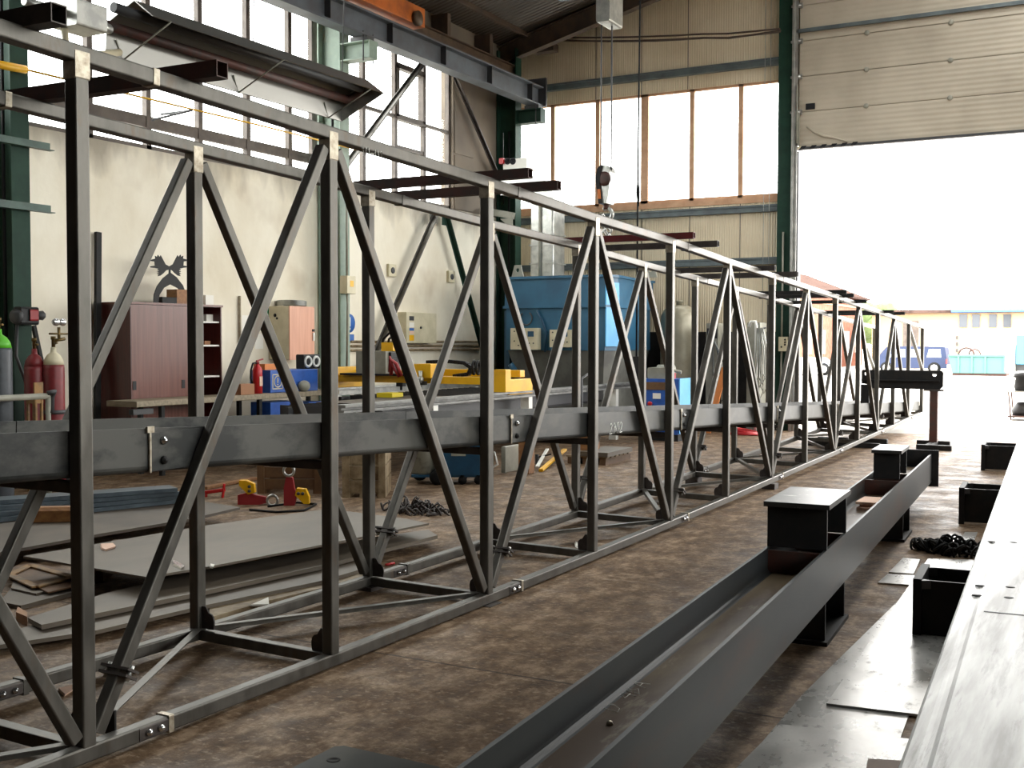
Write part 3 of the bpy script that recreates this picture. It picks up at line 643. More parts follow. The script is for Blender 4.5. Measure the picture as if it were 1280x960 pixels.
MB().bar((xs_, YLB+.02, .085), (xs_, YLB+.02, zb-.03), .13, .13, up=(0, 1, 0)).build('post', 'rust_steel', t)
MB().box(xs_-.16, xs_+.16, YLB-.06, YLB+.1, zb-.03, zb).build('top_plate', 'dark_tube', t)
def hbase(x0, x1, y, par=None, nm='base'):
    return MB().extr([(-.22, 0), (-.2, 0), (-.2, .09), (.2, .09), (.2, 0), (.22, 0), (.22, .2), (.2, .2), (.2, .11), (-.2, .11), (-.2, .2), (-.22, .2)], (x0, y, 0), (x1, y, 0)).build(nm, 'black_steel', par, base=None if par else (x0, y, 0))
def foot_bars(x0, x1, x2, x3, yf, yb, xm, par):
    MB().box(x0, x1, yf, yf+.1, 0, .085, .006).build('foot_bar', 'black_steel', par); MB().box(x2, x3, yb-.1, yb, 0, .085, .006).build('foot_bar', 'black_steel', par)
    MB().box(xm-.05, xm+.05, yf+.1, yb-.1, 0, .085, .006).build('link_bar', 'black_steel', par)
yf = AT('Z', 0, 1167, 563).y; yb = AT('Z', .085, 1167, 551).y+.1
foot_bars(AT('Y', yf, 1145, 560).x, AT('Y', yf, 1189, 560).x, AT('Y', yb, 1147, 553).x, AT('Y', yb, 1188, 553).x, yf, yb, xs_, t)
x0 = AT('Z', 0, 1060, 558).x
yf = AT('Z', 0, 1088, 560.5).y; yb = AT('Z', .085, 1100, 549).y+.1
t = thing('floor_support', (-4.3, yf, 0), 'low black floor frame with two cross bars lying under the far part of the truss', 'support')
foot_bars(-4.9, AT('Y', yf, 1099, 558).x, -4.9, AT('Y', yb, 1110, 551).x, yf, yb, -4.3, t)
# end of the beam sits on a block standing in the channel
zq = zc(YLB)-.193
o = MB().box(a.x-.0, a.x+.14, YLB-.06, YLB+.1, zq, zb+.06).box(a.x-.05, a.x+.2, YLB-.1, YLB+.14, zq, zq+.02).build('packing_block', 'black_steel', base=(a.x, YLB, zq)); tag(o, 'black packing block in the channel under the left end of the lifting beam', 'block')
# thin shims keep the truss off the floor
for i, lab in ((3, 'thin steel shim under the truss corner at the third bay'), (7, 'steel shim under the truss near the middle')):
    for X, side in ((XN, 'near'), (XF, 'far')):
        zz = ZB[i]-.07+(.022 if X == XF else 0)
        o = MB().box(X-.08, X+.08, YN[i]-.05, YN[i]+.12, 0, max(.004, zz)).build('shim', 'dark_tube', base=(X, YN[i], 0)); tag(o, lab+', %s side' % side, 'shim')

# ================================================================== H beam lying on its side, with stub legs
SL = -.0535
def xl(y): return -1.722+SL*(y-3.57)
BW = .35; zb0, zb1 = .25, .56; zw = .405
D = V(SL, 1, 0).normalized(); S = V(1, -SL, 0).normalized()
def bp(y, a, z): return V(xl(y), y, z)+S*a
t = thing('floor_beam', bp(7, .18, 0), 'wide grey steel beam lying open side up on stub legs in the foreground', 'steel beam')
tf, tw, r_ = .018, .014, .03
pr = []
hw = BW/2; h = (zb1-zb0)/2
def fil(cx, cz, a0, a1): return [(cx+r_*math.cos(math.radians(a0+(a1-a0)*k_/4)), cz+r_*math.sin(math.radians(a0+(a1-a0)*k_/4))) for k_ in range(5)]
pr = [(-hw, -h), (-hw+tf, -h)]+fil(-hw+tf+r_, -tw/2-r_, 180, 90)+fil(hw-tf-r_, -tw/2-r_, 90, 0)+[(hw-tf, -h), (hw, -h), (hw, h), (hw-tf, h)]+fil(hw-tf-r_, tw/2+r_, 0, -90)+fil(-hw+tf+r_, tw/2+r_, 270, 180)+[(-hw+tf, h), (-hw, h)]
bo = MB().extr(pr, bp(1.9, hw, zw), bp(13.1, hw, zw)).build('beam_profile', 'beam_steel', t)
MB().slab([bp(y, a, 0)[:2] for y, a in ((1.95, tf+.03), (1.95, BW-tf-.03), (13.0, BW-tf-.03), (13.0, tf+.03))], zw+tw/2, zw+tw/2+.002).build('web_face', 'beam_web', t)
MB().prism([bp(13.1, -.06, .2), bp(13.1, BW+.07, .2), bp(13.1, BW+.07, .6), bp(13.1, -.06, .6)], D*.025).build('end_plate', 'black_steel', t)
for y0, y1, wz, a0, a1 in ((6.66, 7.38, .835, 0, BW), (10.5, 11.05, .82, .085, .31)):
    for yy in (y0-.04, y1+.02): MB().prism([bp(yy, tf, zw+.01), bp(yy, BW-tf, zw+.01), bp(yy, BW-tf, zb1-.012), bp(yy, tf, zb1-.012)], D*.015).build('stiffener', 'rust_steel', t)
    mb = MB()
    # stub post: two flanges and two webs
    mb.extr(isec(a1-a0, y1-y0-.02, .024, .016), bp((y0+y1)/2+.01, (a0+a1)/2, zb1), bp((y0+y1)/2+.01, (a0+a1)/2, wz-.03), up=D)
    sp = mb.build('stub_post', 'black_steel', t)
    MB().prism([bp(y0-.02, a0-.015, wz-.03), bp(y0-.02, a1+.02, wz-.03), bp(y1+.03, a1+.02, wz-.03), bp(y1+.03, a0-.015, wz-.03)], (0, 0, .03)).build('cap_plate', 'cap_steel', sp)
    mb = MB()
    mb.extr(isec(BW-.01, y1-y0-.02, .024, .016), bp((y0+y1)/2+.01, BW/2, .025), bp((y0+y1)/2+.01, BW/2, zb0), up=D)
    lg = mb.build('leg', 'black_steel', t)
    MB().prism([bp(y0-.02, -.01, 0), bp(y0-.02, BW+.015, 0), bp(y1+.04, BW+.015, 0), bp(y1+.04, -.01, 0)], (0, 0, .025)).build('foot_plate', 'black_steel', lg)
p = AT('Z', zw+.01, 772, 890); chalk(t, 'D 4BA', p+V(0, 0, -.0005), D, (S*-.8+D*.25), .1, .0014)
for px, py, lab in ((966, 712, 'a'), (762, 905, 'b')):
    p = AT('Z', zw+.012, px, py); MB().ball(p, .014, 8).build('weld_bead', 'weld_silver', t)
o = MB()
p = AT('Z', zw+.02, 1080, 633)
for k_, (dx, dy) in enumerate(((0, 0), (.02, .05), (-.01, .02))): o.prism([bp(p.y-.16+dy, .1+dx, zw+.01+.022*k_), bp(p.y-.16+dy, .29+dx, zw+.01+.022*k_), bp(p.y+.2+dy, .27+dx, zw+.01+.022*k_), bp(p.y+.2+dy, .12+dx, zw+.01+.022*k_)], (0, 0, .02))
o = o.build('cardboard_piece', 'paper_pink', base=p); tag(o, 'pale pink folded cardboard lying inside the foreground beam between its posts', 'cardboard')

# ================================================================== wide girder at the right
def xg(y): return -.56-.0534*(y-3.34)
GW, GZ0, GZ1 = .78, .36, .57
DG = V(-.0534, 1, 0).normalized(); SG = V(1, .0534, 0).normalized()
def gp(y, a, z): return V(xg(y), y, z)+SG*a
t = thing('girder', gp(10, .4, GZ0), 'broad shiny steel girder with a flat top at the right edge on black stools', 'girder')
hw, h = GW/2, (GZ1-GZ0)/2
sec_g = [(-hw, -h), (hw, -h), (hw, h), (-hw+.09, h), (-hw+.075, h-.006), (-hw+.06, h-.006), (-hw+.045, h), (-hw+.012, h), (-hw+.004, h-.004), (-hw, h-.012)]
MB().extr(sec_g, gp(1.5, hw, (GZ0+GZ1)/2), gp(19.4, hw, (GZ0+GZ1)/2)).build('girder_body', 'girder_top', t)
for px, py in ((1239, 677), (1267, 678), (1225, 732), (1263, 734), (1221, 744), (1261, 747)):
    p = AT('Z', GZ1, px, py); MB().lathe([(0, -.002), (.022, -.002), (.022, .0012), (0, .0012)], p, 14).build('bolt_hole', 'black_steel', t)
for px, py in ((1230, 765),): 
    p = AT('Z', GZ1, px, py); mb = MB(); mb.prism([gp(p.y, .12, GZ1), gp(p.y, GW-.02, GZ1), gp(p.y+.012, GW-.02, GZ1), gp(p.y+.012, .12, GZ1)], (0, 0, .002)); mb.build('weld_seam', 'dark_grey', t)
for (fx, fy), dep, lab in (((1140, 797), .52, 'black open topped steel stool under the girder nearest the viewer'), ((1198, 655), .56, 'black open topped steel stool under the girder, second one back'), ((1226, 588), .62, 'black open topped steel stool under the girder, farthest one back')):
    p = AT('Z', 0, fx, fy); y0 = p.y; x0 = p.x; wd = .62
    s = thing('steel_stool', (x0+wd/2, y0+dep/2, 0), lab, 'stool', 'steel stools under the girder')
    q = lambda a, b, z: V(x0, y0, z)+SG*a+DG*b
    for u0, u1 in ((0, .05), (wd-.04, wd)): MB().prism([q(u0, 0, 0), q(u1, 0, 0), q(u1, dep, 0), q(u0, dep, 0)], (0, 0, GZ0)).build('flange', 'black_steel', s)
    for v in (.03, dep-.06): MB().prism([q(.05, v, .02), q(wd-.04, v, .02), q(wd-.04, v+.02, .02), q(.05, v+.02, .02)], (0, 0, GZ0-.03)).build('web', 'black_steel', s)
    for v in (0, dep-.09): MB().prism([q(.05, v, GZ0-.06), q(.1, v+.03, GZ0-.06), q(.05, v+.06, GZ0-.06)], (0, 0, .052)).build('corner_weld', 'dark_grey', s)
# plates on the floor between the beams
def plate(pts, z0, z1, m, lab, cat='steel plate', group=None, nm='steel_plate', zpx=None):
    P = [AT('Z', z1 if zpx is None else zpx, x, y) for x, y in pts]
    c = sum(P, V(0, 0, 0))/len(P)
    o = MB().slab([(p.x, p.y) for p in P], z0, z1).build(nm, m, base=(c.x, c.y, z0)); return tag(o, lab, cat, group)
plate([(925, 960), (1003, 868), (1136, 738), (1180, 742), (1170, 800), (1110, 965)], 0, .008, 'plate_shiny', 'grey lower steel plate on the floor sticking out left from under the brightest plate')
plate([(1033, 879), (1150, 893), (1230, 700), (1160, 698)], .008, .02, 'plate_shiny', 'brightest shiny steel plate on the floor in front of the nearest stool')
plate([(895, 985), (975, 905), (1150, 925), (1120, 1000)], .0085, .014, 'plate_shiny', 'scratched shiny steel plate on the floor at the bottom edge beside the girder')
plate([(1085, 948), (1165, 953), (1160, 985), (1078, 985)], .0145, .05, 'old_timber', 'brown wooden board end at the bottom edge beside the girder', 'board', None, 'board')
plate([(1097, 728), (1140, 731), (1143, 719), (1110, 717)], 0, .012, 'plate_shiny', 'small grey steel plate left of the nearest stool, the front one of two')
plate([(1111, 715), (1142, 717), (1150, 699), (1129, 697)], 0, .012, 'plate_shiny', 'small grey steel plate left of the nearest stool, the back one of two')
plate([(1172, 684), (1183, 668), (1204, 669), (1206, 665), (1222, 665), (1212, 688)], 0, .012, 'plate_shiny', 'bright steel plate on the floor between the two nearest stools')
o = plate([(355, 965), (418, 933), (430, 932), (548, 958), (600, 1000), (330, 1000)], 0, .012, 'channel_steel', 'dark steel plate with a round hole at the bottom edge left of the beam')
p = AT('Z', .012, 417, 950); MB().lathe([(0, 0), (.03, 0), (.03, .0015), (.018, .0015), (.018, .001), (0, .001)], p, 16).build('hole', 'black_steel', o)
# ================================================================== things along the left wall
def A(X, px, py): return AT('X', X, px, py)
# --- mahogany cabinet
cx0, cx1 = -12.36, -11.75
cyA, cyB, cyC = A(cx1, 163, 400).y, A(cx1, 235, 400).y, A(cx1, 277, 400).y
ct = A(cx1, 163, 377).z
t = thing('office_cabinet', ((cx0+cx1)/2, (cyA+cyC)/2, 0), 'dark reddish brown wooden cabinet with a sliding door against the pale left wall', 'cabinet')
MB().box(cx0, cx1, cyA, cyA+.02, 0, ct-.03).build('side_panel', 'mahogany', t)
MB().box(cx0, cx1, cyC-.02, cyC, 0, ct-.03).build('side_panel', 'mahogany', t)
MB().box(cx0, cx0+.02, cyA, cyC, 0, ct-.03).build('back_panel', 'mahogany', t)
MB().box(cx0, cx1+.02, cyA-.01, cyC+.01, ct-.03, ct).build('top_panel', 'wood_door', t)
MB().box(cx0, cx1-.03, cyB-.01, cyB+.01, 0, ct-.03).build('divider', 'mahogany', t)
d = MB().box(cx1-.02, cx1, cyA+.015, cyB, .06, ct-.035).build('door', 'wood_door', t)
for px, py in ((168, 482), (229, 480)):
    p = A(cx1, px, py); MB().box(cx1, cx1+.006, p.y-.03, p.y+.03, p.z-.06, p.z+.06).build('handle', 'black_plastic', d)
szs = [A(cx1-.2, 262, py).z for py in (403, 432, 470)]
for z in szs: MB().box(cx0+.02, cx1-.03, cyB+.01, cyC-.02, z-.012, z+.012).build('shelf', 'white_paint', t)
MB().box(cx0, cx1-.04, cyA, cyC, 0, .06).build('plinth', 'mahogany', t)
def small(name, m, X, px0, px1, z0, py1, dx, label, cat, group=None, r=.004):
    y0, y1 = A(X, px0, py1).y, A(X, px1, py1).y; z1 = A(X, (px0+px1)/2, py1).z
    o = MB().box(X-dx, X, y0, y1, z0, z1, r).build(name, m, base=(X-dx/2, (y0+y1)/2, z0)); return tag(o, label, cat, group)
small('carton', 'paper', -11.9, 258, 268, szs[0]+.012, 393, .18, 'small white carton on the upper open shelf of the brown cabinet', 'box')
small('carton', 'cardboard', -11.9, 256, 263, szs[1]+.012, 426, .12, 'small brown carton on the second open shelf of the brown cabinet', 'box')
small('wooden_box', 'timber', -11.95, 221, 236, ct, 362, .2, 'small wooden box on the brown cabinet behind the antler cut-out', 'box')
small('book', 'charcoal', -11.95, 203, 221, ct, 371.5, .16, 'dark flat folder lying on the brown cabinet under the arch', 'folder')
small('paper_stack', 'paper', -11.95, 257, 267, ct, 369, .2, 'white stack of papers on the right end of the brown cabinet', 'paper')
# --- antler cut-out
XA = -11.98
def Q(x, y): return A(XA, 100+x/6.4, 270+y/6.4)
zoff = ct - Q(600, 672).z
def QQ(x, y): p = Q(x, y); return V(p.x, p.y, p.z+zoff)
t = thing('antler_sculpture', QQ(715, 672), 'flat dark steel cut-out of broad antlers over an arch standing on the brown cabinet', 'sculpture')
arch = [(583, 672), (588, 600), (612, 535), (660, 470), (718, 425), (770, 465), (820, 530), (846, 600), (858, 672), (826, 672), (814, 605), (780, 552), (718, 520), (668, 548), (632, 605), (622, 672)]
mb = MB()
for a, b, c, e in [(k_, k_+1, 14-k_, 15-k_) for k_ in range(7)]: mb.prism([QQ(*arch[q]) for q in (a, b, c, e)], (.012, 0, 0))
mb.prism([QQ(*arch[q]) for q in (7, 8, 9)] if 0 else [QQ(846, 600), QQ(858, 672), QQ(826, 672), QQ(814, 605)], (.012, 0, 0))
mb.build('arch', 'charcoal', t)
ant = [(708, 378), (740, 360), (762, 318), (778, 288), (786, 304), (800, 284), (806, 302), (822, 292), (820, 314), (862, 325), (860, 333), (826, 338), (823, 370), (862, 376), (858, 385), (822, 389), (793, 396), (805, 404), (787, 411), (805, 419), (788, 427), (805, 435), (792, 441), (801, 455), (780, 450), (755, 430), (735, 408), (708, 402)]
MB().prism([QQ(*q) for q in ant], (.012, 0, 0)).build('antler', 'charcoal', t)
MB().prism([QQ(1420-x, y) for x, y in reversed(ant)], (.012, 0, 0)).build('antler', 'charcoal', t)
MB().prism([QQ(708, 395), QQ(720, 395), QQ(722, 440), QQ(708, 440)], (.012, 0, 0)).build('stem', 'charcoal', t)
# --- board leaning beside the cabinet
p = A(-12.3, 123, 290)
q = A(-12.2, 118, 440); o = MB().bar((-12.18, q.y, .0), (-12.33, p.y+.02, p.z), .09, .05, up=(1, 0, 0)).build('steel_flat_bar', 'black_steel', base=(-12.18, q.y, 0)); tag(o, 'tall dark flat bar leaning on the wall left of the brown cabinet', 'bar')
# --- cylinders at the left edge
def cylinder(X, px, ztop, r, body, cap, label, gauges=False, collar=None):
    p = A(X, px, 450); c = V(X, p.y, 0); t = thing('gas_cylinder', c, label, 'gas cylinder')
    zs = ztop-.2
    MB().lathe([(0, 0), (r*.95, 0), (r, .03), (r, zs), (r*.96, zs+.05)], c, 24).build('body', body, t)
    MB().lathe([(r*.97, zs+.045), (r*.86, zs+.11), (r*.6, zs+.165), (r*.3, zs+.195), (.035, zs+.2), (.03, zs+.26), (0, zs+.26)], c, 24).build('shoulder', cap, t)
    v = MB().lathe([(0, 0), (.022, 0), (.022, .1), (.03, .1), (.03, .14), (0, .14)], c+V(0, 0, zs+.25), 12).tube([c+V(0, 0, zs+.31), c+V(.07, 0, zs+.31)], .012, 8).build('valve', 'brass', t)
    if gauges:
        MB().tube([c+V(.06, -.02, zs+.31), c+V(.1, -.06, zs+.34), c+V(.1, .08, zs+.36)], .022, 8).tube([c+V(.1, -.14, zs+.42), c+V(.1, .14, zs+.42)], .012, 6).tube([c+V(.1, 0, zs+.34), c+V(.1, 0, zs+.5)], .018, 8).build('regulator', 'brass', t)
        for s in (-.04, .055): MB().lathe([(0, 0), (.045, 0), (.045, .03), (.038, .035), (0, .035)], c+V(.09, s, zs+.56), 16, (1, -.4, 0)).build('gauge', 'chrome', t)
    if collar: MB().lathe([(r*1.03, zs*.62), (r*1.08, zs*.62), (r*1.08, zs*.62+.05), (r*1.03, zs*.62+.05)], c, 24).build('chain_collar', 'dark_grey', t)
    return t
cylinder(-11.3, -1, A(-11.3, 5, 418).z, .14, 'grey_cylinder', 'green_cap', 'grey gas cylinder with a bright green shoulder at the left edge')
t_ = A(-11.45, 67, 440).z
cylinder(-11.45, 67, t_, .125, 'maroon_cylinder', 'cream_paint', 'maroon gas cylinder with two gauges on top near the left wall', True, True)
cylinder(-11.63, 43, t_-.02, .12, 'maroon_cylinder', 'maroon_cylinder', 'darker maroon gas cylinder half hidden behind the one with gauges', False)
# cylinder guard rail
p0, p1 = A(-10.9, -60, 506), A(-10.9, 60, 495)
t = thing('guard_rail', (p0.x, p1.y, 0), 'grey pipe guard rail in front of the gas cylinders', 'rail')
MB().tube([(p1.x, 7.0, p1.z), (p1.x, p1.y, p1.z)], .035, 12).build('top_rail', 'grey_paint', t)
for y in (p1.y, 7.05): MB().tube([(p1.x, y, 0), (p1.x, y, p1.z)], .03, 12).lathe([(0, 0), (.09, 0), (.09, .012), (0, .012)], (p1.x, y, 0), 16).build('post', 'grey_paint', t)
MB().tube([(p1.x+.01, p1.y-.02, p1.z+.03), (p1.x+.05, p1.y+.05, p1.z+.05), (p1.x-.02, p1.y+.07, p1.z-.02), (p1.x+.02, p1.y+.03, p1.z-.2)], .03, 8).build('rag', 'dark_grey', t)
# yellow stand
y0, y1 = A(-11.28, 43, 480).y, A(-11.28, 54, 480).y; zt_ = A(-11.28, 48, 478).z; zm = A(-11.28, 48, 500).z
t = thing('yellow_stand', (-11.35, (y0+y1)/2, 0), 'narrow yellow metal stand behind the guard rail by the maroon cylinders', 'stand')
MB().box(-11.3, -11.28, y0, y1, zm, zt_).build('panel', 'yellow_rust', t)
mb = MB()
for y in (y0+.02, y1-.02):
    for x in (-11.29, -11.42): mb.bar((x, y, 0), (x, y, zm+.02), .03, .03, up=(0, 1, 0))
mb.box(-11.43, -11.28, y0, y1, zm-.04, zm).build('leg_frame', 'yellow_rust', t)
o = MB().bar(A(-12.1, 51, 447)-V(-.2, 0, 0), A(-12.36, 41, 407), .035, .05, up=(1, 0, 0)); p = A(-12.0, 58, 470)
o = MB().bar((-11.95, p.y+.25, .0), A(-12.34, 42, 407), .05, .05, up=(1, 0, 0)).build('steel_rod', 'charcoal', base=(-11.95, p.y+.25, 0)); tag(o, 'thin dark rod leaning on the wall behind the maroon cylinders', 'rod')
# socket box on the first column
p = A(-11.87, 30, 394)
t = thing('socket_box', p, 'dark red and black socket box fixed to the green column at the left edge', 'socket box')
MB().box(p.x-.02, p.x+.12, p.y-.13, p.y+.12, p.z-.12, p.z+.1, .03).build('housing', 'black_plastic', t)
MB().box(p.x+.12, p.x+.14, p.y-.02, p.y+.1, p.z-.07, p.z+.07, .02).build('hinged_lid', 'red_dull', t)
MB().lathe([(0, 0), (.08, 0), (.09, .05), (.05, .08), (0, .08)], p+V(.06, -.13, -.02), 14, (.3, -1, 0)).build('socket', 'dark_grey', t)
MB().lathe([(0, 0), (.05, 0), (.06, .1), (.03, .13), (0, .13)], p+V(.06, .1, .0), 12, (.4, 1, 0)).tube([p+V(.0, -.1, -.12), p+V(0, -.12, -.5), p+V(.1, .0, -1.0), p+V(.2, .2, -1.5)], .02, 8).build('plug', 'dark_grey', t)
MB().box(-11.9, -11.85, p.y-.05, p.y+.05, p.z-.08, p.z+.08).build('bracket', 'dark_grey', t)
# --- workbench
bx = -11.15
y0, y1 = A(bx, 171, 505).y, A(bx, 424, 487).y; bz = A(bx, 300, 494.5).z
t = thing('workbench', (-11.4, (y0+y1)/2, 0), 'long workbench with a thick pale wooden top in front of the brown cabinet', 'workbench')
MB().box(-11.7, bx, y0, y1, bz-.075, bz, .01).build('bench_top', 'pale_wood', t)
for y in (y0+.5, (y0+y1)/2+.3, y1-.2):
    for x in (-11.62, bx-.08): MB().bar((x, y, 0), (x, y, bz-.075), .06, .06, up=(0, 1, 0)).build('leg', 'charcoal', t)
MB().box(-11.68, bx-.04, y0+.45, y1-.15, .42, .45).build('shelf', 'old_timber', t)
MB().box(bx-.1, bx-.02, y0-.04, y0+.3, bz-.17, bz-.101).build('bracket', 'dark_grey', t)
# blue bins on the bench shelf
small('blue_bin', 'blue_box', -11.2, 338, 372, .45, 502, .38, 'blue bin on the shelf under the workbench, left of two', 'bin')
small('blue_bin', 'blue_box', -11.2, 386, 402, .45, 502, .38, 'blue bin on the shelf under the workbench, right of two', 'bin')
# fire extinguisher
p = A(-11.38, 322, 490); c = V(p.x, p.y, bz); zt_ = A(-11.38, 322, 449).z-bz; r = .072
t = thing('fire_extinguisher', c, 'red fire extinguisher with a black hose standing on the workbench', 'fire extinguisher')
MB().lathe([(0, 0), (r, 0), (r, zt_*.68), (r*.8, zt_*.76), (.03, zt_*.82), (.026, zt_*.86), (0, zt_*.86)], c, 20).build('body', 'red_paint', t)
MB().lathe([(0, zt_*.86), (.03, zt_*.86), (.03, zt_*.93), (0, zt_*.94)], c, 12).bar(c+V(0, -.02, zt_*.95), c+V(0, .12, zt_*1.0), .025, .02).build('valve', 'red_dull', t)
MB().tube([c+V(0, -.02, zt_*.9), c+V(0, -.1, zt_*.88), c+V(0, -.14, zt_*.7), c+V(0, -.15, zt_*.45), c+V(0, -.11, zt_*.3)], .014, 8).build('hose', 'black_rubber', t)
MB().lathe([(r*1.01, zt_*.2), (r*1.01, zt_*.5)], c, 20).build('label_band', 'paper', t) if 0 else None
MB().box(c.x+r-.004, c.x+r+.003, c.y-.035, c.y+.03, c.z+zt_*.22, c.z+zt_*.5).build('label', 'paper_pink', t)
small('cardboard_box', 'cardboard', -11.25, 301, 318, bz, 480, .2, 'open brown cardboard box on the workbench left of the extinguisher', 'box')
o = small('red_case', 'red_dull', -11.35, 293, 301, bz, 484, .2, 'low dark red case on the workbench beside the cardboard box', 'case')
# blue tool chest
X = -11.3; y0, y1 = A(X, 338, 470).y, A(X, 397, 470).y; z1 = A(X, 365, 462).z
t = thing('tool_chest', (X-.2, (y0+y1)/2, bz), 'blue tool chest with a round sign on the workbench right of the extinguisher', 'tool chest')
MB().box(X-.4, X, y0, y1, bz, z1, .01).build('body', 'blue_box', t)
p = A(X, 347, 477); mb = MB().torus((X+.003, p.y, p.z), .085, .01, (1, 0, 0), 24, 6).bar((X+.003, p.y, p.z-.02), (X+.003, p.y, p.z+.055), .02, .006, up=(1, 0, 0)).lathe([(0, 0), (.012, 0), (.012, .004), (0, .004)], (X, p.y, p.z-.045), 10, (1, 0, 0))
mb.build('warning_sign', 'cream_paint', t)
mb = MB()
for a, b, c_, e in ((-.12, .12, .1, .115), (-.12, .12, -.115, -.1), (-.12, -.105, -.115, .115), (.105, .12, -.115, .115)): mb.box(X, X+.003, p.y+a, p.y+b, p.z+c_, p.z+e)
mb.build('sign_border', 'cream_paint', t)
small('parts_box', 'orange_box', -11.45, 331, 345, z1, 455, .22, 'orange parts box on the left end of the blue tool chest', 'box')
X2 = -11.4; ya, yb = A(X2, 380, 450).y, A(X2, 400, 450).y; za = z1; zb_ = A(X2, 390, 443).z
t = thing('radio', (X2-.1, (ya+yb)/2, za), 'black and silver radio with two round speakers on the blue tool chest', 'radio')
MB().box(X2-.16, X2, ya, yb, za, zb_, .02).build('body', 'black_plastic', t)
for y in (ya+.1, yb-.1): MB().torus((X2, y, (za+zb_)/2), .075, .022, (1, 0, 0), 18, 6).build('speaker_ring', 'speaker_white', t)
p = A(-11.22, 380, 490); o = MB().ball((p.x, p.y, bz+.085), .1, 14, (.8, 1.2, .9)).build('plastic_bag', 'grey_paint', base=(p.x, p.y, bz)); tag(o, 'crumpled grey plastic bag on the workbench before the blue chest', 'bag')
# --- wall cabinet with pink door
xw = -12.38; xf = -11.95; ya = A(xf, 362, 420).y; yb = A(xf, 393, 420).y; za, zb_ = A(xf, 377, 449).z, A(xf, 377, 383).z
t = thing('wall_cabinet', (xw, (ya+yb)/2, za), 'small wall cupboard with a salmon pink door hanging above the workbench', 'cupboard')
MB().box(xw, xf-.02, ya, yb, za, zb_).build('body', 'cream_paint', t)
d = MB().box(xf-.02, xf, ya+.003, yb, za-.01, zb_).build('door', 'pink_wood', t)
MB().box(xf, xf+.02, yb-.05, yb-.02, A(xf, 392, 426).z, A(xf, 392, 416).z).build('handle', 'galvanised', d)
MB().box(xf, xf+.015, yb-.06, yb-.01, A(xf, 392, 413).z-.02, A(xf, 392, 413).z+.02).build('lock', 'black_plastic', d)
MB().lathe([(0, 0), (.03, 0), (.03, .006), (0, .006)], (xf-.3, ya, zb_-.15), 12, (0, -1, 0)).lathe([(0, 0), (.02, 0), (.02, .006), (0, .006)], (xf-.26, ya, zb_-.2), 12, (0, -1, 0)).build('sticker', 'black_plastic', t)
mb = MB()
for k_ in range(5): mb.torus((xf-.22, (ya+yb)/2, zb_+.02+.016*k_), .2, .012, (0, .05, 1), 28, 6, sq=1.3)
o = mb.build('cable_coil', 'galvanised', base=(xf-.2, (ya+yb)/2, zb_)); tag(o, 'pale cable coil lying on top of the pink door wall cupboard', 'cable')
# --- signs, papers and boxes on the plaster
def wallflat(name, m, px0, px1, py0, py1, label, cat, d=.004, X=XL):
    a, b = A(X+d, px0, py1), A(X+d, px1, py0); zc_ = (A(X+d, px0, py0).z)
    o = MB().box(X+.001, X+d, a.y, b.y, a.z, zc_).build(name, m, base=(X, (a.y+b.y)/2, a.z)); return tag(o, label, cat)
wallflat('safety_sign', 'green_cap', 334, 341, 385, 407, 'green sign on the wall just left of the pink door cupboard', 'sign')
M['sign_green'] = mat('sign_green', (24, 130, 84), .5); bpy.data.objects['safety_sign'].data.materials[0] = M['sign_green']
wallflat('notice', 'paper', 302.5, 311, 394, 416, 'white notice on the wall right of the brown cabinet, upper one', 'notice')
wallflat('notice', 'paper', 319, 329, 417, 436, 'white notice on the wall above the fire extinguisher', 'notice')
p = A(XL+.03, 299.5, 370); q = A(XL+.03, 299.5, 428); o = MB().tube([(p.x, p.y, q.z), (p.x, p.y, p.z)], .02, 8).build('conduit', 'pale_wood', base=(p.x, p.y, q.z)); tag(o, 'thin vertical conduit on the wall right of the brown cabinet', 'conduit')
# junction box on the second column
X = -11.86; a, b = A(X, 427, 367), A(X, 443, 346)
t = thing('junction_box', (X, (a.y+b.y)/2, a.z), 'beige junction box with a yellow label on the second green column', 'junction box')
MB().box(X-.03, X+.12, a.y, a.y+.24, a.z, b.z, .01).build('body', 'cream_paint', t)
MB().box(X+.12, X+.123, a.y+.08, a.y+.18, a.z+.12, b.z-.08).build('label', 'yellow_paint', t)
MB().tube([(X+.04, a.y+.1, a.z), (X+.04, a.y+.12, a.z-.2), (X+.03, a.y+.1, 1.2)], .02, 8).tube([(X+.04, a.y+.1, b.z), (X+.04, a.y+.1, 4.6)], .02, 8).build('conduit', 'grey_paint', t)
p = A(XL+.01, 435, 404); y = p.y+.05
t = thing('mandatory_sign', (XL, y, p.z), 'round blue sign with a white mark on the wall beside the second column', 'sign')
MB().box(XL+.001, XL+.005, y-.14, y+.14, p.z-.34, p.z-.2).build('caption', 'blue_sign', t)
MB().lathe([(0, 0), (.17, 0), (.17, .006), (0, .006)], (XL+.001, y, p.z), 28, (1, 0, 0)).build('disc', 'blue_sign', t)
MB().box(XL+.007, XL+.009, y-.025, y+.025, p.z-.06, p.z+.11).box(XL+.007, XL+.009, y-.025, y+.025, p.z-.12, p.z-.08).build('mark', 'paper', t)
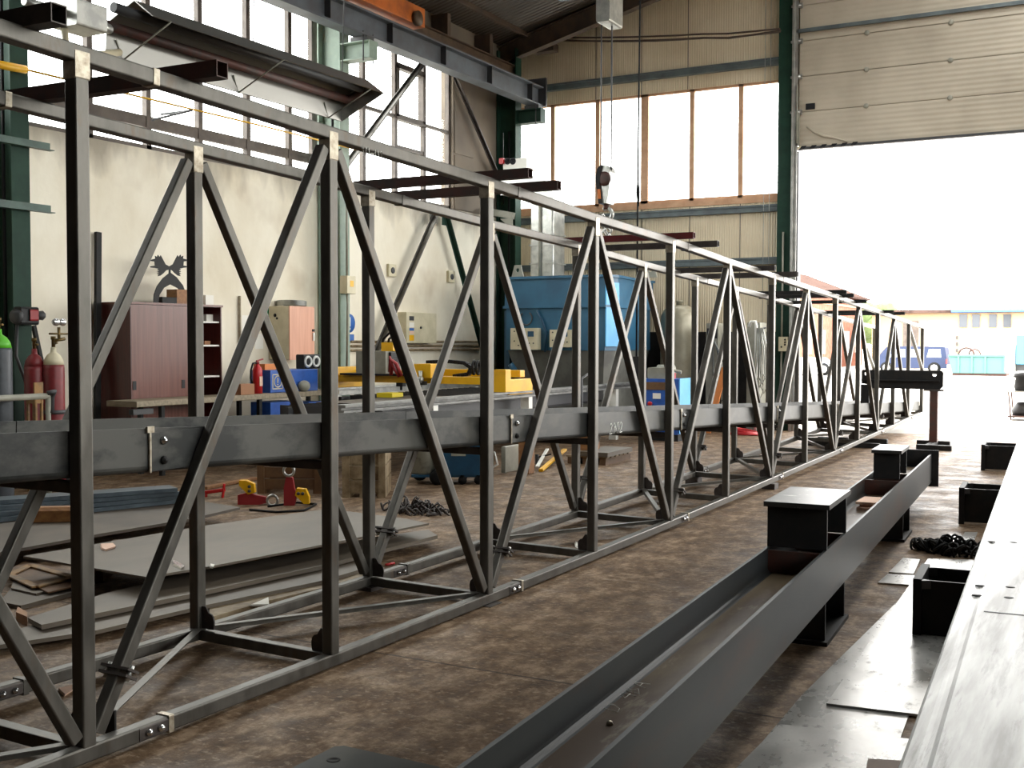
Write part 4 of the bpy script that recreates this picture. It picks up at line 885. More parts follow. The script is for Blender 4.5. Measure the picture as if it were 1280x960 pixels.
# fuse board
a, b = A(-12.2, 508, 429), A(-12.2, 545.5, 391)
t = thing('fuse_board', (XL, (a.y+b.y)/2, a.z), 'beige metal fuse board with stickers on the wall above the yellow gantry', 'fuse board')
MB().box(XL+.001, -12.2, a.y, b.y, a.z, A(-12.2, 508, 390).z, .01).build('cover', 'cream_paint', t)
for k_, (m, z0, z1) in enumerate((('dark_grey', .72, .86), ('paper', .5, .66), ('blue_sign', .4, .48), ('paper_pink', .3, .38), ('yellow_paint', .08, .26))):
    h = b.z-a.z; MB().box(-12.2, -12.196, a.y+.1, a.y+.26, a.z+h*z0, a.z+h*z1).build('sticker', m, t)
MB().lathe([(0, 0), (.025, 0), (.02, .02), (0, .02)], (-12.2, a.y+.5, a.z+(b.z-a.z)*.5), 10, (1, 0, 0)).build('lock', 'dark_grey', t)
for px, py, lab in ((491, 338, 'square wall socket on the plaster, the left one of two'), (565, 346, 'square wall socket on the plaster, the right one of two near the green brace')):
    p = A(XL+.06, px, py); t = thing('wall_socket', (XL, p.y, p.z), lab, 'socket')
    MB().box(XL+.001, XL+.06, p.y-.12, p.y+.12, p.z-.12, p.z+.12, .012).build('housing', 'cream_paint', t)
    MB().lathe([(0, 0), (.06, 0), (.06, .012), (.03, .014), (0, .014)], (XL+.06, p.y, p.z), 16, (1, 0, 0)).build('outlet', 'dark_grey', t)
for k_, z in enumerate((1.62, 1.7, 1.78)):
    o = MB().tube([(XL+.05, 16.6, z), (XL+.05, 21.3, z)], .022, 8).build('conduit', 'grey_timber', base=(XL+.05, 19, z)); tag(o, ['lowest', 'middle', 'highest'][k_]+' of three horizontal conduits on the wall behind the gantry', 'conduit')
# yellow gas pipe and its thin branch on the windows
t = thing('gas_pipe', (-11.8, 8, 5.1), 'yellow pipe running along the left windows below the heater', 'pipe')
p, q, r2 = A(-11.8, 0, 81), A(-11.8, 32, 87), A(-11.8, 322, 156)
MB().tube([(p.x, p.y-1.5, p.z), p, q], .05, 10).build('main_pipe', 'yellow_paint', t)
MB().tube([q, r2, (r2.x, 16.2, r2.z)], .014, 8).build('thin_pipe', 'yellow_paint', t)
MB().bar(A(-11.8, 190, 150), A(-11.8, 240, 138), .03, .03).bar(A(-11.8, 240, 138), (-12.4, A(-11.8, 240, 138).y, A(-11.8, 240, 138).z), .03, .03).build('bracket', 'dark_grey', t)
# --- radiant heater
X = -8.6
e0, e1 = A(X, 435, 132), A(X, 475, 108); s0 = A(X, 118, 44)
yA, yB = A(X-.3, 128, 20).y, A(X, 448, 120).y; zc_ = (e0.z+e1.z)/2; wd = .46
t = thing('radiant_heater', (X, (yA+yB)/2, zc_), 'long metal radiant heater hanging in front of the left windows', 'heater')
HS = .86; zc_ -= .05; th_ = math.radians(24); R_ = lambda a, b: V(X+HS*(a*math.cos(th_)-b*math.sin(th_)), 0, zc_+HS*(a*math.sin(th_)+b*math.cos(th_)))
prof = [(-.42, -.16), (-.24, .16), (.24, .16), (.42, -.16)]; pi_ = [(.405, -.16), (.235, .148), (-.235, .148), (-.405, -.16)]
mb = MB(); rr = [R_(a, b) for a, b in prof+pi_]
mb.poly([[p+V(0, yA, 0) for p in rr], [p+V(0, yB, 0) for p in rr]]); mb.build('reflector', 'polished', t)
MB().prism([R_(a, b)+V(0, yB, 0) for a, b in prof], (0, .012, 0)).build('end_cap', 'galvanised', t)
for a, m_ in ((-.13, 'rust_steel'), (.17, 'dark_grey')): MB().tube([R_(a, .02)+V(0, yA-.25, 0), R_(a, .02)+V(0, yB-.12, 0)], .05, 12).build('burner_tube', m_, t)
MB().torus(R_(0, .02)+V(0, yB-.14, 0), .15, .055, (R_(0, 1)-R_(0, 0)), 16, 10, 0, 2*PI).build('return_bend', 'rust_steel', t) if 0 else MB().tube([R_(-.15, .02)+V(0, yB-.14, 0), R_(-.1, .02)+V(0, yB-.05, 0), R_(.1, .02)+V(0, yB-.05, 0), R_(.15, .02)+V(0, yB-.14, 0)], .055, 12).build('return_bend', 'rust_steel', t)
for f in (.06, .5, .93):
    y = yA+(yB-yA)*f
    MB().tube([R_(-.42, -.16)+V(0, y, 0), R_(.42, -.16)+V(0, y, 0)], .009, 6).tube([R_(-.42, -.16)+V(0, y, 0), R_(-.3, -.0)+V(0, y-.12, 0)], .008, 6).build('cross_stay', 'grey_paint', t)
    MB().tube([R_(0, .16)+V(0, y, 0), V(X+.1, y, roofz(X)-.05)], .006, 6).build('hanger_wire', 'dark_grey', t)
p = A(X, 98, 22)
MB().box(X-.17, X+.17, A(X, 80, 20).y, A(X, 118, 20).y, p.z-.12, p.z+.12, .02).build('burner_box', 'galvanised', t)
MB().tube([(X, A(X, 118, 20).y, p.z), (X, yA-.2, p.z-.02), R_(-.15, .02)+V(0, yA-.2, 0)], .05, 10).tube([(X, A(X, 82, 20).y, p.z), (X, A(X, 30, 14).y, p.z)], .04, 10).build('flue', 'galvanised', t)
MB().tube([(X-.05, A(X, 85, 20).y, p.z-.12), (X-.05, A(X, 88, 20).y, p.z-.35), (X, A(X, 120, 20).y, p.z-.3), R_(-.3, -.16)+V(0, yA+.1, 0)], .035, 8).build('air_hose', 'cream_paint', t)
# ================================================================== cutting machine
XR1 = -8.25
ra, rb = A(XR1, 424, 511), A(XR1, 789, 476); rz = (A(XR1, 580, 496).z+rb.z)/2
t = thing('cutting_table', (-10, 15, 0), 'long cutting machine bed with pale steel rails and white legs behind the truss', 'machine bed')
MB().extr([(-.07, 0), (.09, 0), (.09, -.03), (.03, -.035), (.03, -.065), (.07, -.07), (.07, -.1), (-.07, -.1)], (XR1, ra.y, rz), (XR1, rb.y, rz)).build('rail', 'rail_grey', t)
MB().extr([(-.09, 0), (.09, 0), (.09, -.03), (.02, -.03), (.02, -.13), (-.02, -.13), (-.02, -.03), (-.09, -.03)], (-11.4, 14.75, rz), (-11.4, rb.y, rz)).build('rail', 'galvanised', t)
for y in (ra.y+.5, A(XR1, 540, 510).y, A(XR1, 659, 505).y, rb.y-.8):
    MB().box(XR1-.08, XR1+.06, y-.06, y+.06, 0, rz-.1).build('leg', 'white_paint', t)
for y in (14.9, 16.5, rb.y-.5): MB().box(-11.47, -11.33, y-.06, y+.06, 0, rz-.13).build('leg', 'white_paint', t)
MB().slab([(-10.3, ra.y+1.2), (-8.5, ra.y+1.2), (-8.5, rb.y-.8), (-11.2, rb.y-.8), (-11.2, 14.75), (-10.3, 14.75)], rz-.34, rz-.3).build('bed_tray', 'charcoal', t)
for x in (-11.2, -10.05, -8.5): MB().box(x-.03, x+.03, max(ra.y+1.2, 14.75 if x < -11 else 0), rb.y-.8, rz-.3, rz-.14).build('bed_side', 'dark_grey', t)
for y in (ra.y+1.3, rb.y-1):
    for x in (-10.2, -8.6): MB().box(x-.05, x+.05, y-.05, y+.05, 0, rz-.34).build('bed_leg', 'charcoal', t)
mb = MB()
for i in range(34): y = ra.y+1.3+i*.2; mb.box(-11.15 if y > 14.8 else -10.25, -8.55, y, y+.012, rz-.3, rz-.12)
o = mb.build('slat', 'dark_grey', t); o['kind'] = 'stuff'
o = MB().box(-10.1, -8.6, ra.y+1.9, ra.y+4.4, rz-.119, rz-.105).build('steel_sheet', 'plate_dull', base=(-10, ra.y+3, rz-.119)); o.data.materials[0] = M['plate_dark']; tag(o, 'grey steel sheet lying on the cutting machine bed', 'steel sheet')
# gantry
xg1 = XR1+.1; Ya = A(xg1, 632, 480).y; xg0 = AT('Y', Ya, 617, 480).x
z1 = AT('Y', Ya, 625, 462).z; z0 = rz+.002
t = thing('gantry', ((xg0-11.5)/2, Ya, rz), 'yellow cutting gantry spanning the machine bed behind the truss', 'gantry')
MB().box(xg0, xg1, Ya, A(xg1, 638.5, 480).y, z0, z1, .01).build('end_carriage', 'yellow_paint', t)
yB_ = A(xg1, 667, 480).y
MB().box(xg0+.05, xg1-.02, A(xg1, 638.5, 480).y, yB_, A(xg1, 650, 493).z, A(xg1, 650, 474).z, .01).build('drive_box', 'yellow_paint', t)
MB().box(-11.5, -11.3, Ya, yB_, z0, z1, .01).build('end_carriage', 'yellow_paint', t)
bz0, bz1 = AT('Y', Ya, 600, 481).z, AT('Y', Ya, 600, 472).z
MB().box(-11.3, xg0+.05, Ya+.05, Ya+.25, bz0, bz1, .01).build('cross_beam', 'yellow_paint', t)
MB().box(-11.3, xg0+.1, yB_-.25, yB_-.1, bz0+.1, bz1+.1, .01).build('cross_beam', 'yellow_paint', t)
def G(px, py): return AT('Y', Ya, px, py)
MB().box(-11.2, G(515, 470).x, Ya-.02, Ya+.3, bz1, bz1+.03).build('carrier_plate', 'black_plastic', t)
a, b = G(446, 468), G(483, 439)
c = MB().box(a.x, b.x, Ya-.02, Ya+.42, bz1+.03, b.z, .012).build('control_box', 'grey_paint', t)
for z in (.25, .5, .75): MB().box(b.x, b.x+.05, Ya+.06, Ya+.3, bz1+.03+(b.z-bz1)*z-.05, bz1+.03+(b.z-bz1)*z+.05, .01).build('connector', 'black_plastic', c)
a, b = G(472, 438), G(490, 428)
MB().box(a.x, b.x, Ya+.1, Ya+.35, c.location.z+bz1*0+G(483, 439).z, b.z, .01).build('motor_box', 'yellow_paint', t) if 0 else MB().box(a.x, b.x-.05, Ya+.1, Ya+.35, G(483, 439).z, b.z, .01).build('motor_box', 'yellow_paint', t)
for dx in (0, .12): MB().tube([G(468+dx*60, 436)+V(0, .2, 0), G(470+dx*60, 424)+V(0, .2, 0), G(477+dx*60, 416)+V(0, .22, 0), G(486+dx*60, 420)+V(0, .2, 0), G(488+dx*60, 434)+V(0, .2, 0)], .02, 8).build('hose', 'black_rubber', t)
MB().tube([G(491, 468)+V(0, -.05, 0), G(495, 450)+V(0, -.1, 0), G(500, 455)+V(0, -.1, 0), G(503, 470)+V(0, -.03, 0)], .03, 8).tube([G(489, 465)+V(0, -.05, 0), G(492, 446)+V(0, -.1, 0), G(498, 462)+V(0, -.1, 0), G(500, 471)+V(0, -.03, 0)], .02, 8).build('hose', 'red_dull', t)
a, b = G(520, 473), G(541, 455)
h = MB().box(a.x, b.x, Ya-.06, Ya+.3, bz1-.02, b.z, .012).build('torch_carriage', 'yellow_paint', t)
p = G(530, 465); q = G(530, 484)
MB().tube([p+V(0, -.1, .02), V(p.x, Ya-.1, q.z)], [.035, .02], 10).lathe([(0, 0), (.05, 0), (.05, .08), (.025, .1), (0, .1)], (p.x, Ya-.1, (p.z+q.z)/2-.05), 12).build('torch', 'galvanised', h)
MB().box(p.x-.05, p.x+.09, Ya-.12, Ya-.05, bz0-.02, bz0+.04).build('torch_holder', 'black_plastic', h)
p = G(497, 488); MB().tube([V(p.x, Ya+.1, bz0), V(p.x, Ya+.1, p.z)], .02, 8).box(p.x-.06, p.x+.06, Ya+.05, Ya+.15, p.z+.06, p.z+.12).build('height_sensor', 'black_plastic', t)
# energy chain: a flat loop of links along the beam
pts = [G(519, 453), G(545, 452), G(566, 454), G(575, 460), G(572, 468), G(552, 471)]
mb = MB()
for k_ in range(len(pts)-1):
    n = max(2, int((pts[k_+1]-pts[k_]).length/.06))
    for i in range(n):
        p = pts[k_].lerp(pts[k_+1], i/n); q = pts[k_].lerp(pts[k_+1], (i+.85)/n); mb.bar(p+V(0, .35, 0), q+V(0, .35, 0), .09, .055, up=(0, 0, 1) if abs((q-p).normalized().z) < .9 else (1, 0, 0))
mb.build('energy_chain', 'black_rubber', t)
for px in (580, 585): MB().torus(G(px, 460)+V(0, .3, 0), .1, .022, (1, .3, 0), 18, 8).build('cable_loop', 'black_rubber', t)
p, q = G(494, 500), G(513, 490); o = MB().box(p.x, q.x, Ya-.5, Ya-.2, rz-.1, q.z, .01).build('splash_guard', 'yellow_bright', base=((p.x+q.x)/2, Ya-.3, rz-.105)); tag(o, 'bright yellow guard block on the cutting bed under the gantry', 'guard')
# ================================================================== blue blasting machine at the end wall
Y0 = 19.6
def B(px, py, Y=Y0): return AT('Y', Y, px, py)
xa, xb, xc = B(631, 400).x, B(756, 400).x, B(771, 400, Y0+.3).x
xd = AT('Y', 21.2, 793, 400).x
ztop, zmid, zlow = B(690, 348).z, B(690, 383).z, B(690, 438).z
t = thing('blasting_machine', ((xa+xc)/2, 20.8, 0), 'large sky blue machine housing standing before the end wall', 'machine')
out = [(xa, Y0), (xb, Y0), (xc, Y0+.35), (xd, 21.3), (xd, 22.2), (xa, 22.2)]
MB().slab(out, zmid, ztop).build('upper_housing', 'blue_machine', t)
ins = [(xa+.02, Y0+.02), (xb-.01, Y0+.02), (xc-.02, Y0+.36), (xd-.02, 21.3), (xd-.02, 22.1), (xa+.02, 22.1)]
MB().slab(ins, zlow, zmid-.02).build('lower_housing', 'blue_machine', t)
MB().slab([(x+(.04 if x > -9.5 else -.04), y+(-.04 if y < 21 else .02)) for x, y in out], ztop, ztop+.05).build('lid_rim', 'blue_machine', t)
MB().slab([(x+(.03 if x > -9.5 else -.03), y+(-.03 if y < 21 else .02)) for x, y in out], zmid-.03, zmid+.02).build('flange', 'blue_machine', t)
# corner face: the light falling on it is painted as a lighter blue
n_ = V(.35, -(xc-xb), 0).normalized()
pa, pb = V(xb, Y0, 0), V(xc, Y0+.35, 0)
dp = MB().prism([pa+n_*.005+V(0, 0, B(762, 433).z), pb+n_*.005+V(0, 0, B(762, 433).z), pb+n_*.005+V(0, 0, ztop-.1), pa+n_*.005+V(0, 0, ztop-.1)], n_*.03).build('lit_corner', 'light_blue', t)
p = (pa+pb)/2+n_*.04; MB().lathe([(0, 0), (.06, 0), (.06, .05), (.03, .06), (0, .06)], V(p.x-.05, p.y, B(760, 381).z), 14, n_).build('lamp', 'chrome', dp)
for x, y in ((xa+.12, Y0+.3), (B(778, 345).x, 21.0)):
    mb = MB(); q = []
    c0 = V(x, y, ztop+.05)
    holed(mb, x, ztop+.2, subdiv([(x-.14, ztop+.05), (x+.14, ztop+.05), (x+.07, ztop+.3), (x-.07, ztop+.3)], 5), .04, y, y+.03); mb.build('lifting_lug', 'grey_paint', t)
for (px0, px1, py0, py1), lab in (((638, 672, 410, 437), 1), ((687, 713, 412, 434), 2)):
    a, b = B(px0, py1, Y0-.12), B(px1, py0, Y0-.12)
    c = MB().box(a.x, b.x, Y0-.12, Y0+.02, a.z, b.z, .01).build('control_box', 'cream_paint', t)
    MB().box(a.x+(b.x-a.x)*.64, a.x+(b.x-a.x)*.86, Y0-.125, Y0-.12, a.z+(b.z-a.z)*.6, a.z+(b.z-a.z)*.85).build('display', 'blue_trolley', c)
    for fx, fz in ((.15, .85), (.15, .4), (.3, .2), (.7, .3), (.85, .3)): MB().lathe([(0, 0), (.014, 0), (.014, .012), (0, .012)], (a.x+(b.x-a.x)*fx, Y0-.12, a.z+(b.z-a.z)*fz), 8, (0, -1, 0)).build('button', 'dark_grey', c)
# darker hopper and skirt below
ca = sum((V(x, y, 0) for x, y in ins), V(0, 0, 0))/6
mb = MB().poly([[(ca.x+(x-ca.x)*s, ca.y+(y-ca.y)*s, z) for x, y in ins] for s, z in ((.82, .0), (.84, .9), (.98, zlow))]); mb.build('base', 'blast_grey', t)
MB().tube([B(638, 455), B(645, 470)+V(0, .1, 0), B(642, 480)+V(0, .1, .0)], .06, 10).build('pipe', 'blue_machine', t)
a = B(640, 405); MB().box(xa-.12, xa, Y0+.2, Y0+.5, .0, 2.4).build('side_duct', 'blue_trolley', t)
p = [B(x, y)+V(0, -.03, 0) for x, y in ((672, 388), (678, 400), (684, 415), (682, 440))]; MB().tube(p, .02, 6).build('cable', 'blue_trolley', t)
mb = MB().torus(B(658, 398)+V(0, -.01, 0), .13, .015, (0, 1, 0), 18, 6, .6, 5.6); mb.build('cable', 'dark_grey', t)
# silver duct
YD = 20.9
def Dp(px, py): return AT('Y', YD, px, py)
xa_, xb_ = Dp(662, 300).x, Dp(691, 300).x; zt_ = Dp(676, 251).z
t = thing('ventilation_duct', ((xa_+xb_)/2, YD, ztop), 'shiny silver duct rising from the blue machine and bending to the corner', 'duct')
MB().extr(rrect(xb_-xa_, .55, .04, 4), ((xa_+xb_)/2, YD+.3, ztop+.05), ((xa_+xb_)/2, YD+.3, zt_), up=(0, 1, 0)).build('duct_riser', 'galvanised', t)
mb = MB(); r0 = (xb_-xa_)
rings = []
for i in range(8):
    a = PI/2*i/7; rings.append([(xa_+(r0*k_)*math.cos(a), y, zt_+(r0*k_)*math.sin(a)) for k_, y in ((.15, YD+.03), (1, YD+.03), (1, YD+.57), (.15, YD+.57))])
mb.poly(rings); mb.build('elbow', 'galvanised', t)
MB().box(xa_-.75, xa_, YD+.1, YD+.5, zt_+.35*r0, zt_+.95*r0).build('duct_branch', 'galvanised', t)
for z in (.45, .9, 1.15): MB().box(xa_-.015, xb_+.015, YD+.01, YD+.59, ztop+z*.85, ztop+z*.85+.03).build('seam', 'galvanised', t)
MB().tube([((xa_+xb_)/2-.03, YD-.0, ztop+.05), ((xa_+xb_)/2-.03, YD-.0, zt_-.1)], .03, 8).build('rod', 'grey_paint', t)
# white unit on the corner column
YU = 21.2; a, b = AT('Y', YU, 629, 213), AT('Y', YU, 645, 198)
t = thing('fan_unit', ((a.x+b.x)/2, YU, a.z), 'white box with two black round ports and a red lamp on the corner column', 'unit')
MB().box(a.x, b.x+.25, YU, YU+.45, a.z, b.z, .02).build('housing', 'white_paint', t)
for px in (634.5, 641): p = AT('Y', YU, px, 201.5); MB().torus((p.x, YU, p.z), .055, .02, (0, 1, 0), 16, 8).lathe([(0, 0), (.05, 0), (0, .02)], (p.x, YU-.005, p.z), 16, (0, -1, 0)).build('port', 'black_plastic', t)
p = AT('Y', YU, 629, 201.5); MB().box(p.x-.07, p.x+.03, YU-.06, YU+.02, p.z-.06, p.z+.06, .01).build('lamp', 'red_paint', t)
MB().tube([(p.x, YU, b.z), (p.x, YU, AT('Y', YU, 630, 166).z)], .008, 6).build('aerial', 'dark_grey', t)
MB().box(a.x-.3, b.x+.1, YU+.02, YU+.3, a.z-.2, a.z-.02).build('bracket', 'grey_paint', t)
p, q = AT('Y', 21.25, 618, 262), AT('Y', 21.25, 642, 270)
o = MB().extr([(-.06, -.07), (.06, -.07), (.06, .07), (-.06, .07)], (-12.3, 21.25, p.z), (q.x, 21.25, q.z)).prism([(q.x-.3, 21.2, q.z-.05), (q.x, 21.2, q.z-.05), (q.x, 21.2, q.z-.3)], (0, .02, 0)).build('wall_bracket', 'grey_paint', base=(-12.3, 21.25, p.z)); tag(o, 'grey bracket arm on the corner column below the white fan unit', 'bracket')
# beige pressure tank
Y0 = 22.1; p0, p1 = AT('Y', Y0, 825, 420), AT('Y', Y0, 869, 420); c = V((p0.x+p1.x)/2, Y0+.1, 0); r = (p1.x-p0.x)/2; zt_ = AT('Y', Y0, 847, 381).z
t = thing('pressure_tank', c, 'tall beige pressure tank with a domed top at the end wall', 'tank')
MB().lathe([(0, .3), (r*.6, .32), (r*.95, .42), (r, .55), (r, zt_-.3), (r*.96, zt_-.2), (r*.8, zt_-.09), (r*.5, zt_-.02), (0, zt_)], c, 32).build('vessel', 'tank_beige', t)
MB().lathe([(0, 0), (.06, 0), (.06, .08), (.08, .08), (.08, .11), (0, .11)], c+V(0, 0, zt_-.02), 14).build('top_fitting', 'tank_beige', t)
for a in (.5, 2.6, 4.7): MB().bar(c+V(math.cos(a), math.sin(a), 0)*r*.8, c+V(math.cos(a)*r*.8, math.sin(a)*r*.8, .5), .09, .09, up=(0, 1, 0)).build('leg', 'tank_beige', t)
# blue compressor box before it
Y0 = 19.2; a, b = AT('Y', Y0, 800, 510), AT('Y', Y0, 848, 474); xs = AT('Y', Y0+.5, 860, 480).x
t = thing('compressor', ((a.x+b.x)/2, Y0+.3, 0), 'blue compressor cabinet with a switch panel in front of the beige tank', 'compressor')
MB().box(a.x, b.x, Y0, Y0+.6, .12, b.z, .01).build('cabinet', 'blue_box', t)
MB().box(b.x, b.x+.02, Y0+.02, Y0+.58, .14, b.z+.01).build('side_panel', 'light_blue', t)
MB().box(a.x+.1, b.x-.1, Y0-.01, Y0, b.z-.2, b.z-.06).build('switch_panel', 'old_timber', t)
MB().box(a.x+.25, a.x+.4, Y0-.012, Y0, b.z-.36, b.z-.26).build('label', 'paper', t)
p = AT('Y', Y0, 813, 498); MB().lathe([(0, 0), (.04, 0), (.04, .05), (0, .05)], (p.x, Y0, b.z-.45), 12, (0, -1, 0)).build('switch', 'red_paint', t)
MB().box(a.x, b.x, Y0, Y0+.6, 0, .12).build('skid', 'charcoal', t)
MB().box(a.x+.1, a.x+.5, Y0+.1, Y0+.45, b.z, b.z+.2, .03).lathe([(0, 0), (.13, 0), (.13, .3), (0, .3)], (b.x-.5, Y0+.3, b.z+.12), 16, (1, 0, 0)).tube([(b.x-.25, Y0+.2, b.z), (b.x-.2, Y0+.2, b.z+.15), (b.x-.02, Y0+.2, b.z+.12)], .03, 8).build('pump', 'grey_paint', t)
MB().lathe([(0, 0), (.035, 0), (.035, .05), (0, .05)], (AT('Y', Y0, 830, 466).x, Y0+.15, b.z+.12), 10, (0, -1, 0)).box(AT('Y', Y0, 830, 466).x-.1, AT('Y', Y0, 830, 466).x+.1, Y0+.15, Y0+.35, b.z, b.z+.1).build('pressure_switch', 'red_dull', t)
# hose rack and grey cabinet near the door post
Y0 = 21.9; a, b = AT('Y', Y0, 933, 500), AT('Y', Y0, 947, 403)
t = thing('grey_locker', ((a.x+b.x)/2, Y0+.2, 0), 'tall grey locker by the door post behind the hanging cables', 'locker')
MB().box(a.x, b.x+.05, Y0, Y0+.45, 0, b.z, .02).build('body', 'grey_paint', t)
for z in (.9, 1.25): MB().box(a.x+.05, a.x+.07, Y0-.012, Y0, z, z+.12).build('handle', 'dark_grey', t)
Y0 -= .15; x0 = AT('Y', Y0-.15, 945, 430).x; zt_ = AT('Y', Y0-.15, 945, 402).z
t = thing('hose_rack', (x0, Y0-.15, 0), 'pale post with bunches of grey cables hanging from its hook', 'rack')
MB().tube([(x0, Y0-.15, 0), (x0, Y0-.15, zt_-.08), (x0-.02, Y0-.15, zt_), (x0-.1, Y0-.15, zt_), (x0-.14, Y0-.15, zt_-.1)], .03, 10).build('pole', 'white_paint', t)
MB().lathe([(0, 0), (.2, 0), (.2, .015), (0, .015)], (x0, Y0-.15, 0), 16).tube([(x0, Y0-.15, zt_-.15), (x0+.2, Y0-.15, zt_-.12)], .015, 8).build('base', 'dark_grey', t)
for k_ in range(6):
    dx = .04+.035*k_; L_ = 1.0+.09*((k_*7) % 5)
    MB().tube([(x0+dx*.7, Y0-.17-.01*k_, zt_-.12), (x0+dx+.03, Y0-.18-.012*k_, zt_-.5), (x0+dx+.05, Y0-.18, zt_-L_), (x0+dx, Y0-.2, zt_-L_-.12), (x0+dx-.06, Y0-.2, zt_-L_), (x0+dx*.6, Y0-.19, zt_-.5), (x0+dx*.5, Y0-.17, zt_-.12)], .012, 6).build('cable', 'galvanised' if k_ % 2 else 'grey_paint', t)
Y0 = 22.6; a, b = AT('Y', Y0, 973, 439), AT('Y', Y0, 984, 421)
t = thing('door_control', ((a.x+b.x)/2, Y0, a.z), 'beige door control box with dark buttons on the gate post', 'control box')
MB().box(a.x, b.x, Y0, Y0+.14, a.z, b.z, .01).build('housing', 'cream_paint', t)
for fz, fx in ((.8, .75), (.62, .75), (.45, .75), (.3, .35)): MB().lathe([(0, 0), (.018, 0), (.018, .015), (0, .015)], (a.x+(b.x-a.x)*fx, Y0, a.z+(b.z-a.z)*fz), 10, (0, -1, 0)).build('button', 'black_plastic', t)
MB().tube([((a.x+b.x)/2-.05, Y0+.1, b.z), ((a.x+b.x)/2-.05, Y0+.12, 4.0)], .02, 8).tube([((a.x+b.x)/2-.05, Y0+.1, a.z), ((a.x+b.x)/2-.08, Y0+.12, .3)], .02, 8).build('conduit', 'grey_paint', t)
# small welder and charcoal cupboard seen between the posts
Y0 = 21.6; a, b = AT('Y', Y0, 882, 500), AT('Y', Y0, 898, 404)
t = thing('welding_set', ((a.x+b.x)/2, Y0, 0), 'pale upright welding set with hanging leads left of the grey locker', 'welding set')
MB().box(a.x, b.x, Y0, Y0+.5, .15, b.z, .015).build('housing', 'grey_paint', t)
MB().box(a.x+.02, b.x-.02, Y0-.01, Y0, b.z-.3, b.z-.1).build('front_panel', 'black_plastic', t)
for k_ in range(4): MB().tube([(b.x-.05, Y0-.03-.02*k_, b.z-.35), (b.x+.06+.04*k_, Y0-.06, b.z-.8), (b.x+.08+.05*k_, Y0-.06, .5+.1*k_), (b.x-.05, Y0-.05, .3+.1*k_), (b.x-.1, Y0-.03, b.z-.4)], .013, 6).build('lead', 'galvanised' if k_ % 2 else 'black_rubber', t)
for x in (a.x+.08, b.x-.08): MB().lathe([(0, 0), (.08, 0), (.08, .05), (0, .05)], (x, Y0+.1, .08), 14, (0, 1, 0)).lathe([(0, 0), (.08, 0), (.08, .05), (0, .05)], (x, Y0+.4, .08), 14, (0, 1, 0)).build('wheel', 'black_rubber', t)
p = AT('Y', 21.3, 885, 505); q = AT('Y', 21.3, 903, 460)
o = MB().bar((p.x, 21.3, 0), (q.x, 21.45, q.z), .12, .04, up=(0, 1, 0)).build('board', 'orange_box', base=(p.x, 21.3, 0)); tag(o, 'orange wooden board leaning on the pale welding set', 'board')
# ================================================================== crane
t = thing('bridge_crane', (-7, 16, 7.4), 'orange overhead bridge crane with its blue hoist at the top of the picture', 'crane')
YC0, YC1 = 15.2, 17.2
MB().box(-11.72, -11.28, YC0-.3, YC1+.2, 7.44, 7.78, .01).build('end_carriage', 'orange_paint', t)
for y in (YC0, YC1-.1): MB().lathe([(0, 0), (.13, 0), (.13, .08), (0, .08)], (-11.28, y, 7.53), 18, (1, 0, 0)).build('wheel', 'brown_rail', t)
MB().extr(isec(.34, .48, .03, .02), (-11.6, 16.0, 8.02), (9.6, 16.0, 8.02)).build('bridge_girder', 'orange_paint', t)
MB().box(9.2, 9.64, YC0-.3, YC1+.2, 7.44, 7.78, .01).build('end_carriage', 'orange_paint', t)
hx = AT('Y', 16, 757, 20)
xh = hx.x
ze = AT('Y', 16, 757, 4).z
MB().box(xh-1.0, xh+.45, 15.6, 16.4, 7.2, 7.72, .05).build('hoist_body', 'blue_machine', t)
MB().lathe([(0, 0), (.2, 0), (.22, .1), (.22, .55), (.18, .6), (0, .6)], (xh-1.5, 16, 7.45), 20, (1, 0, 0)).build('hoist_motor', 'blue_machine', t)
a, b = AT('Y', 15.7, 745, 28), AT('Y', 15.7, 762, 4)
MB().box(a.x, b.x, 15.7, 16.2, a.z, 7.25, .03).build('chain_bucket', 'galvanised', t)
o = thing('crane_runway', (9.5, 6, 6.9), 'grey steel crane runway beam along the right hand wall', 'crane beam')
MB().extr(isec(.28, .42, .03, .02), (9.42, -9.5, 7.14), (9.42, 22.3, 7.14)).build('runway_beam', 'runway_paint', o); MB().bar((9.42, -9.5, 7.38), (9.42, 22.3, 7.38), .07, .06).build('rail', 'brown_rail', o)
YH = 16.0
def Hk(px, py): return AT('Y', YH, px, py)
t = thing('hook_block', Hk(758, 270), 'steel crane hook block hanging on two ropes in front of the end window', 'crane hook')
for px in (751, 764): p = Hk(px, 215); MB().tube([p, (p.x, YH, 7.3)], .012, 6).build('rope', 'dark_grey', t)
pr = [(756, 208), (752, 213), (750, 224), (751, 236), (753, 248), (753.5, 256), (762.5, 255), (765, 245), (766.5, 230), (766, 216), (762, 208)]
def both(pts, y0, y1): return [Hk(*q)+V(0, y0, 0) for q in pts], V(0, y1-y0, 0)
P_, e_ = both(pr, -.14, .14); MB().prism(P_, e_).build('block_housing', 'galvanised', t)
P_, e_ = both([(752, 213), (750, 224), (751, 236), (753, 248), (753.5, 256), (758, 256), (757, 246), (755, 232), (756, 218), (758, 209), (756, 208)], -.17, -.14); MB().prism(P_, e_).build('side_guard', 'black_steel', t)
P_, e_ = both([(752.5, 238), (753.5, 250), (757, 250), (756, 238)], -.18, -.17); MB().prism(P_, e_).build('warning_stripe', 'orange_paint', t)
MB().lathe([(0, 0), (.11, 0), (.11, .02), (.05, .03), (0, .03)], Hk(760, 225)+V(0, -.14, 0), 18, (0, -1, 0)).build('sheave', 'rust_steel', t)
MB().tube([Hk(758, 255), Hk(758, 262)], .05, 10).build('swivel', 'rust_steel', t)
